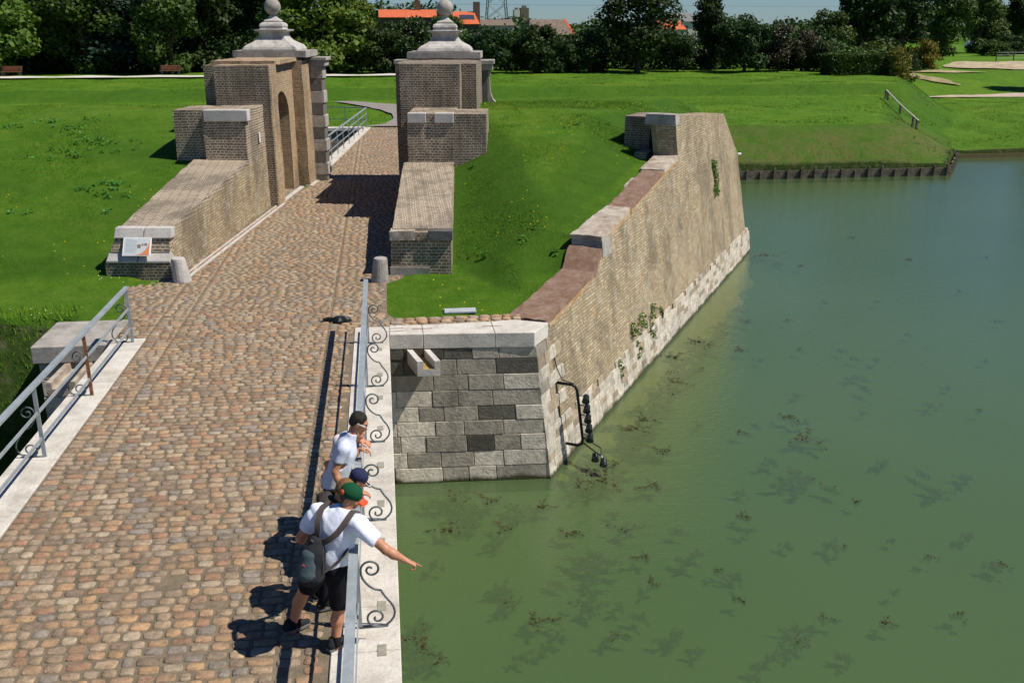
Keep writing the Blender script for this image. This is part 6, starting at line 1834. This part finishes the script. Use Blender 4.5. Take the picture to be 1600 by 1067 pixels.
for f_, a_ in ((fR, aR), (fLf, aL)):
    sdf_obj('sock', [cap(V3(a_) + V3((0, 0, -.03)), V3(a_) + V3((0.004, 0, .035)), .046, .044, .02)], M['black_cloth'], man, h=.009)
# cap
def cap_hat(parent, L, Rm, s, mat, brimmat, accent=None, nm='cap', backwards=False):
    P = [ell(L(0, -.012, .052), V3((.088, .105, .074)) * s, Rm, .02), cap(L(0, -.01, .022), L(0, -.01, .05), .086 * s, .086 * s, .02, (tuple(Rm @ V3((0, 1, 0))), 1.17)), cut(L(0, 0, .012), Rm @ V3((0, .0, -1)))]
    c_ = sdf_obj(nm, P, mat, parent, h=.008)
    m = MB(); rg = []
    for zz, dz in ((0, 0), (1, -.006)):
        r_ = []
        for i in range(11):
            t = -1 + 2 * i / 10
            r_.append(tuple(L(t * .074, .085 + .0 + .03 * (1 - t * t), .022 + dz - .006 * t * t)))
        for i in range(11):
            t = 1 - 2 * i / 10
            r_.append(tuple(L(t * .072, .090 + .085 * math.sqrt(max(0, 1 - t * t)) ** .8, .010 + dz - .018 * t * t)))
        rg.append(r_)
    m.ring_loft(rg); m.build('brim', brimmat, c_)
    sdf_obj('button', [ell(L(0, -.012, .128), V3((.009, .009, .005)) * s, Rm, .004)], mat, c_, h=.004)
    if accent:
        sdf_obj('panel', [ell(L(.050, -.082, .046), V3((.030, .030, .030)) * s, Rm, .01)], accent, c_, h=.007)
        sdf_obj('panel', [ell(L(-.050, -.080, .040), V3((.032, .032, .034)) * s, Rm, .01)], accent, c_, h=.007)
    return c_
cap_hat(man, HL, HR, 1.0, M['green'], M['red'], M['red'])
# backpack hanging low on the back, its straps over both shoulders
bp_ = empty('backpack', (-.80, 8.02, .95), 'grey-green backpack with dark straps worn by the man in the white T-shirt', 'backpack')
bax = (-.58, -.81, 0)
pk = [cap((-.80, 8.03, 1.12), (-.835, 8.03, .90), .10, .125, .05, (lat, 1.15)), cap((-.775, 8.05, 1.22), (-.80, 8.03, 1.10), .07, .10, .05, (lat, 1.15)), ell((-.86, 7.97, .93), (.10, .08, .11), rotz(R(-34)), .03)]
sdf_obj('pack_body', pk, M['pack_dark'], bp_, h=.010, wr=(.008, 12, (0, 0, 1)))
sdf_obj('front_pocket', [cap((-.872, 7.955, .96), (-.835, 7.975, 1.13), .088, .066, .03, ((.81, -.58, 0), 1.2))], M['pack'], bp_, h=.008, wr=(.005, 14, (1, 0, 0)))
m = MB(); zp = [(-.965, 7.975, .965), (-.92, 7.905, .960), (-.85, 7.885, .955), (-.78, 7.885, .950)]
m.tube(catmull(zp), .006, 6); m.tube(catmull([(-.70, 7.98, 1.20), (-.705, 7.95, 1.08), (-.715, 7.94, .95)]), .006, 6); m.build('zip', M['strap'], bp_)
m = MB(); c0 = V3((-.885, 7.895, 1.075)); m.tube([tuple(c0 + V3((-.012, 0, -.012))), tuple(c0 + V3((0.0, -.004, .014))), tuple(c0 + V3((.014, 0, -.010)))], .004, 5); m.build('badge', M['red'], bp_)
s1 = [(-.76, 8.07, 1.20), (-.745, 8.05, 1.32), (-.735, 8.09, 1.42), (-.70, 8.21, 1.485), (-.64, 8.33, 1.46)]
n1_ = [(-.5, -.8, .1), (-.4, -.8, .3), (-.3, -.5, .8), (0, 0, 1), (.2, .6, .8)]
s2 = [(-.76, 8.07, 1.20), (-.67, 8.00, 1.25), (-.57, 7.985, 1.33), (-.47, 8.03, 1.435), (-.42, 8.12, 1.465), (-.38, 8.2, 1.42)]
n2_ = [(-.4, -.8, .1), (-.3, -.9, .2), (-.2, -.9, .4), (0, -.4, .9), (.2, .2, 1), (.4, .6, .6)]
def strap(pts, nr, w_, nm):
    P = catmull(pts, 5); Nn = catmull(nr, 5)
    ribbon(P, Nn, w_, .014, nm, M['strap'], bp_)
strap(s1, n1_, .055, 'shoulder_strap'); strap(s2, n2_, .055, 'shoulder_strap')
strap([(-.72, 7.99, .93), (-.62, 8.02, .98), (-.53, 8.03, 1.07), (-.47, 8.08, 1.16), (-.43, 8.16, 1.22)], [(-.2, -1, 0), (0, -1, 0), (.2, -1, 0), (.6, -.8, 0), (1, -.2, 0)], .022, 'lower_strap')
strap([(-.78, 8.04, 1.20), (-.80, 8.00, 1.27), (-.76, 8.02, 1.20)], [(-.5, -.8, 0), (-.5, -.8, .3), (-.5, -.8, 0)], .018, 'grab_loop')

# ---- boy in a dark hooded top, beside the man
def standing(label, foot, hip_z, chest, neck, headc, yaw, pitch, s, skin, hair, topmat, legmat, arms, longleg=False, short_sleeve=True, shoulder=.16, width=1.0, hands=True, loc=None):
    r = empty('person', (foot[0], foot[1], FL), label, 'person')
    hp, L, Rm = head_prims(headc, yaw, pitch, s)
    fw = V3((-math.sin(yaw), math.cos(yaw), 0)); rt = V3((math.cos(yaw), math.sin(yaw), 0))
    f0 = V3((foot[0], foot[1], FL)); pel = V3((foot[0] + .0, foot[1], hip_z + .05)); che = V3(chest); nk = V3(neck)
    sR = che + rt * shoulder + V3((0, 0, .10)); sL = che - rt * shoulder + V3((0, 0, .10))
    P = [cap(pel, che, .105 * width, .12 * width, .06, (rt, 1.28)), cap(sR, sL, .058, .058, .05), cap(nk, V3(headc) + V3((0, 0, -.04)) - fw * .02, .052 * s, .052 * s, .03)]
    legs = []
    for e in (-1, 1):
        h_ = pel + rt * e * .085 * width + V3((0, 0, -.05)); k_ = f0 + rt * e * .095 + V3((0, 0, hip_z * .54)) + fw * .02; a_ = f0 + rt * e * .10 + V3((0, 0, .09)) - fw * .03
        legs.append((h_, k_, a_)); P += [cap(h_, k_, .075 * width, .052 * width, .04), cap(k_, (k_ * .55 + a_ * .45), .052 * width, .052 * width, .02), cap(k_ * .55 + a_ * .45, a_, .052 * width, .034, .02), cap(a_, a_ + V3((0, 0, -.05)), .034, .04, .02)]
    tops = [cap(pel + V3((0, 0, -.02)), che, .128 * width, .138 * width, .07, (rt, 1.3)), cap(sR, sL, .074, .074, .06), cap(che, nk, .11 * width, .066, .05, (rt, 1.15))]
    for (sh_, (el_, wr_, fdir, pn, sd, curl)) in zip((sR, sL), arms):
        el_ = V3(el_); wr_ = V3(wr_)
        P += [cap(sh_, el_, .048 * s, .038 * s, .02), cap(el_, el_ * .65 + wr_ * .35, .038 * s, .037 * s, .02), cap(el_ * .65 + wr_ * .35, wr_, .037 * s, .023 * s, .02)]
        P += hand_prims(wr_, fdir, pn, sd, curl, .175 * s)
        if short_sleeve:
            m_ = sh_ * .42 + el_ * .58; tops += [cap(sh_, m_, .070, .062, .03), cut(m_ + (el_ - sh_) * .04, el_ - sh_, .11)]
        else: tops += [cap(sh_, el_, .066, .055, .03), cap(el_, wr_ * .9 + el_ * .1, .055, .040, .03)]
    tops += [cut(pel + V3((0, 0, -.09)), (0, 0, -1)), cut(V3(neck) + V3((0, 0, .03)), (fw[0] * .3, fw[1] * .3, 1), .12)]
    sdf_obj('body', P + hp, skin, r, h=.0095)
    sdf_obj('top', tops, topmat, r, h=.010, wr=(.013, 9, (.4, 0, 1)))
    tr_ = []
    for (h_, k_, a_) in legs:
        e_ = a_ + V3((0, 0, .0)) if longleg else k_ + V3((0, 0, .03))
        tr_ += [cap(h_, k_ + V3((0, 0, .02)), .098 * width, .080 * width, .04)] + ([cap(k_, a_, .075, .062, .03)] if longleg else [])
    tr_ += [cap(pel, pel + V3((0, 0, -.08)), .118 * width, .122 * width, .05, (rt, 1.22))]
    if not longleg: tr_.append(cut(legs[0][1] + V3((0, 0, -.02)), (0, 0, -1)))
    sdf_obj('trousers' if longleg else 'shorts', tr_, legmat, r, h=.012, wr=(.008, 9, (0, 0, 1)))
    for (h_, k_, a_) in legs: shoe(r, (a_[0], a_[1], FL), yaw, .9 * s)
    face_bits(r, L, Rm, s, hair)
    return r, L, Rm
ye = R(-80)
arm = lambda el, wr, fd=(.9, 0, -.3), pn=(0, 0, -1), sd=(0, 1, 0), c=.35: (el, wr, fd, pn, sd, c)
b1, L1, R1 = standing('boy with light brown hair and dark hooded top, half hidden behind the pointing man', (-.80, 8.86), .80, (-.70, 8.82, 1.10), (-.60, 8.80, 1.25), (-.51, 8.76, 1.385), R(-72), R(42), .94, M['skin2'], M['hair_brown'], M['hood'], M['black_cloth'],
    (arm((-.66, 8.56, 1.02), (-.50, 8.66, 1.10), (.9, .2, 0)), arm((-.66, 9.05, 1.02), (-.48, 8.98, 1.11), (.9, -.1, 0))), True, False, .15, .9)
hair_obj(b1, L1, R1, .95, M['hair_brown'])
sdf_obj('hood', [cap((-.70, 8.68, 1.235), (-.71, 8.92, 1.235), .06, .06, .04), ell((-.71, 8.80, 1.245), (.085, .12, .06), None, .04)], M['hood'], b1, h=.011, wr=(.008, 14, (0, 1, 0)))
b2, L2, R2 = standing('boy in a navy baseball cap leaning on the bridge railing', (-.66, 9.44), .70, (-.56, 9.43, .93), (-.48, 9.43, 1.06), (-.41, 9.41, 1.165), R(-80), R(35), .90, M['skin'], M['hair_dark'], cloth('yellow_green_top', (.45, .55, .10)), M['black_cloth'],
    (arm((-.52, 9.20, .86), (-.40, 9.28, 1.08), (.9, .1, -.3)), arm((-.52, 9.62, .86), (-.40, 9.56, 1.08), (.9, -.1, -.3))), False, True, .135, .82)
hair_obj(b2, L2, R2, .90, M['hair_dark'])
c2_ = cap_hat(b2, L2, R2, .95, M['navy'], M['navy'])
m = MB(); m.tube([tuple(L2(-.074, .085, .016)), tuple(L2(-.070, .13, .008)), tuple(L2(-.04, .165, .006)), tuple(L2(0, .177, .008)), tuple(L2(.04, .165, .006)), tuple(L2(.070, .13, .008)), tuple(L2(.074, .085, .016))], .004, 6); m.build('white_piping', M['white'], c2_)
b3, L3, R3 = standing('black-haired man in sunglasses and pale grey T-shirt looking down over the railing', (-.70, 9.84), .86, (-.555, 9.84, 1.30), (-.47, 9.85, 1.50), (-.385, 9.87, 1.635), R(-92), R(32), .99, M['skin'], M['hair_dark'], M['tee_grey'], M['black_cloth'],
    (arm((-.66, 9.62, 1.17), (-.60, 9.56, .97), (.2, -.2, -.95), (.9, .2, 0), (.2, .9, 0), .3), arm((-.47, 10.02, 1.17), (-.40, 10.03, 1.235), (.95, -.1, -.1), (0, -.4, -.9), (0, -.9, .3), .55)), True, True, .165, 1.0)
hair_obj(b3, L3, R3, 1.0, M['hair_dark'])
m = MB()
for e in (-1, 1): m.ring_loft([[tuple(L3(e * (.034 + .026 * math.cos(t)), .094 + dy - .008 * abs(math.cos(t)), .003 + .018 * math.sin(t))) for t in np.linspace(0, 2 * math.pi, 12, endpoint=False)] for dy in (0, .006)])
g_ = m.build('sunglasses', M['lens'], b3)
m = MB()
for e in (-1, 1): m.bar(tuple(L3(e * .062, .088, .008)), tuple(L3(e * .084, -.01, .006)), .004, .012)
m.bar(tuple(L3(-.012, .104, .006)), tuple(L3(.012, .104, .006)), .005, .006); m.build('frame', M['white'], g_)
b4, L4, R4 = standing('person in a pale top mostly hidden behind the man in sunglasses', (-.78, 10.36), .68, (-.63, 10.36, 1.04), (-.53, 10.36, 1.19), (-.43, 10.37, 1.30), R(-80), R(35), .92, M['skin2'], M['hair_brown'], cloth('pale_pink_top', (.62, .52, .55)), M['hood'],
    (arm((-.78, 10.16, 1.02), (-.74, 10.10, .86), (.1, 0, -1), (1, 0, 0), (0, 1, 0), .3), arm((-.50, 10.54, 1.05), (-.40, 10.36, 1.19), (.8, -.3, -.1), (0, 0, -1), (0, -1, 0), .5)), True, True, .15, .85)
hair_obj(b4, L4, R4, .93, M['hair_brown'])
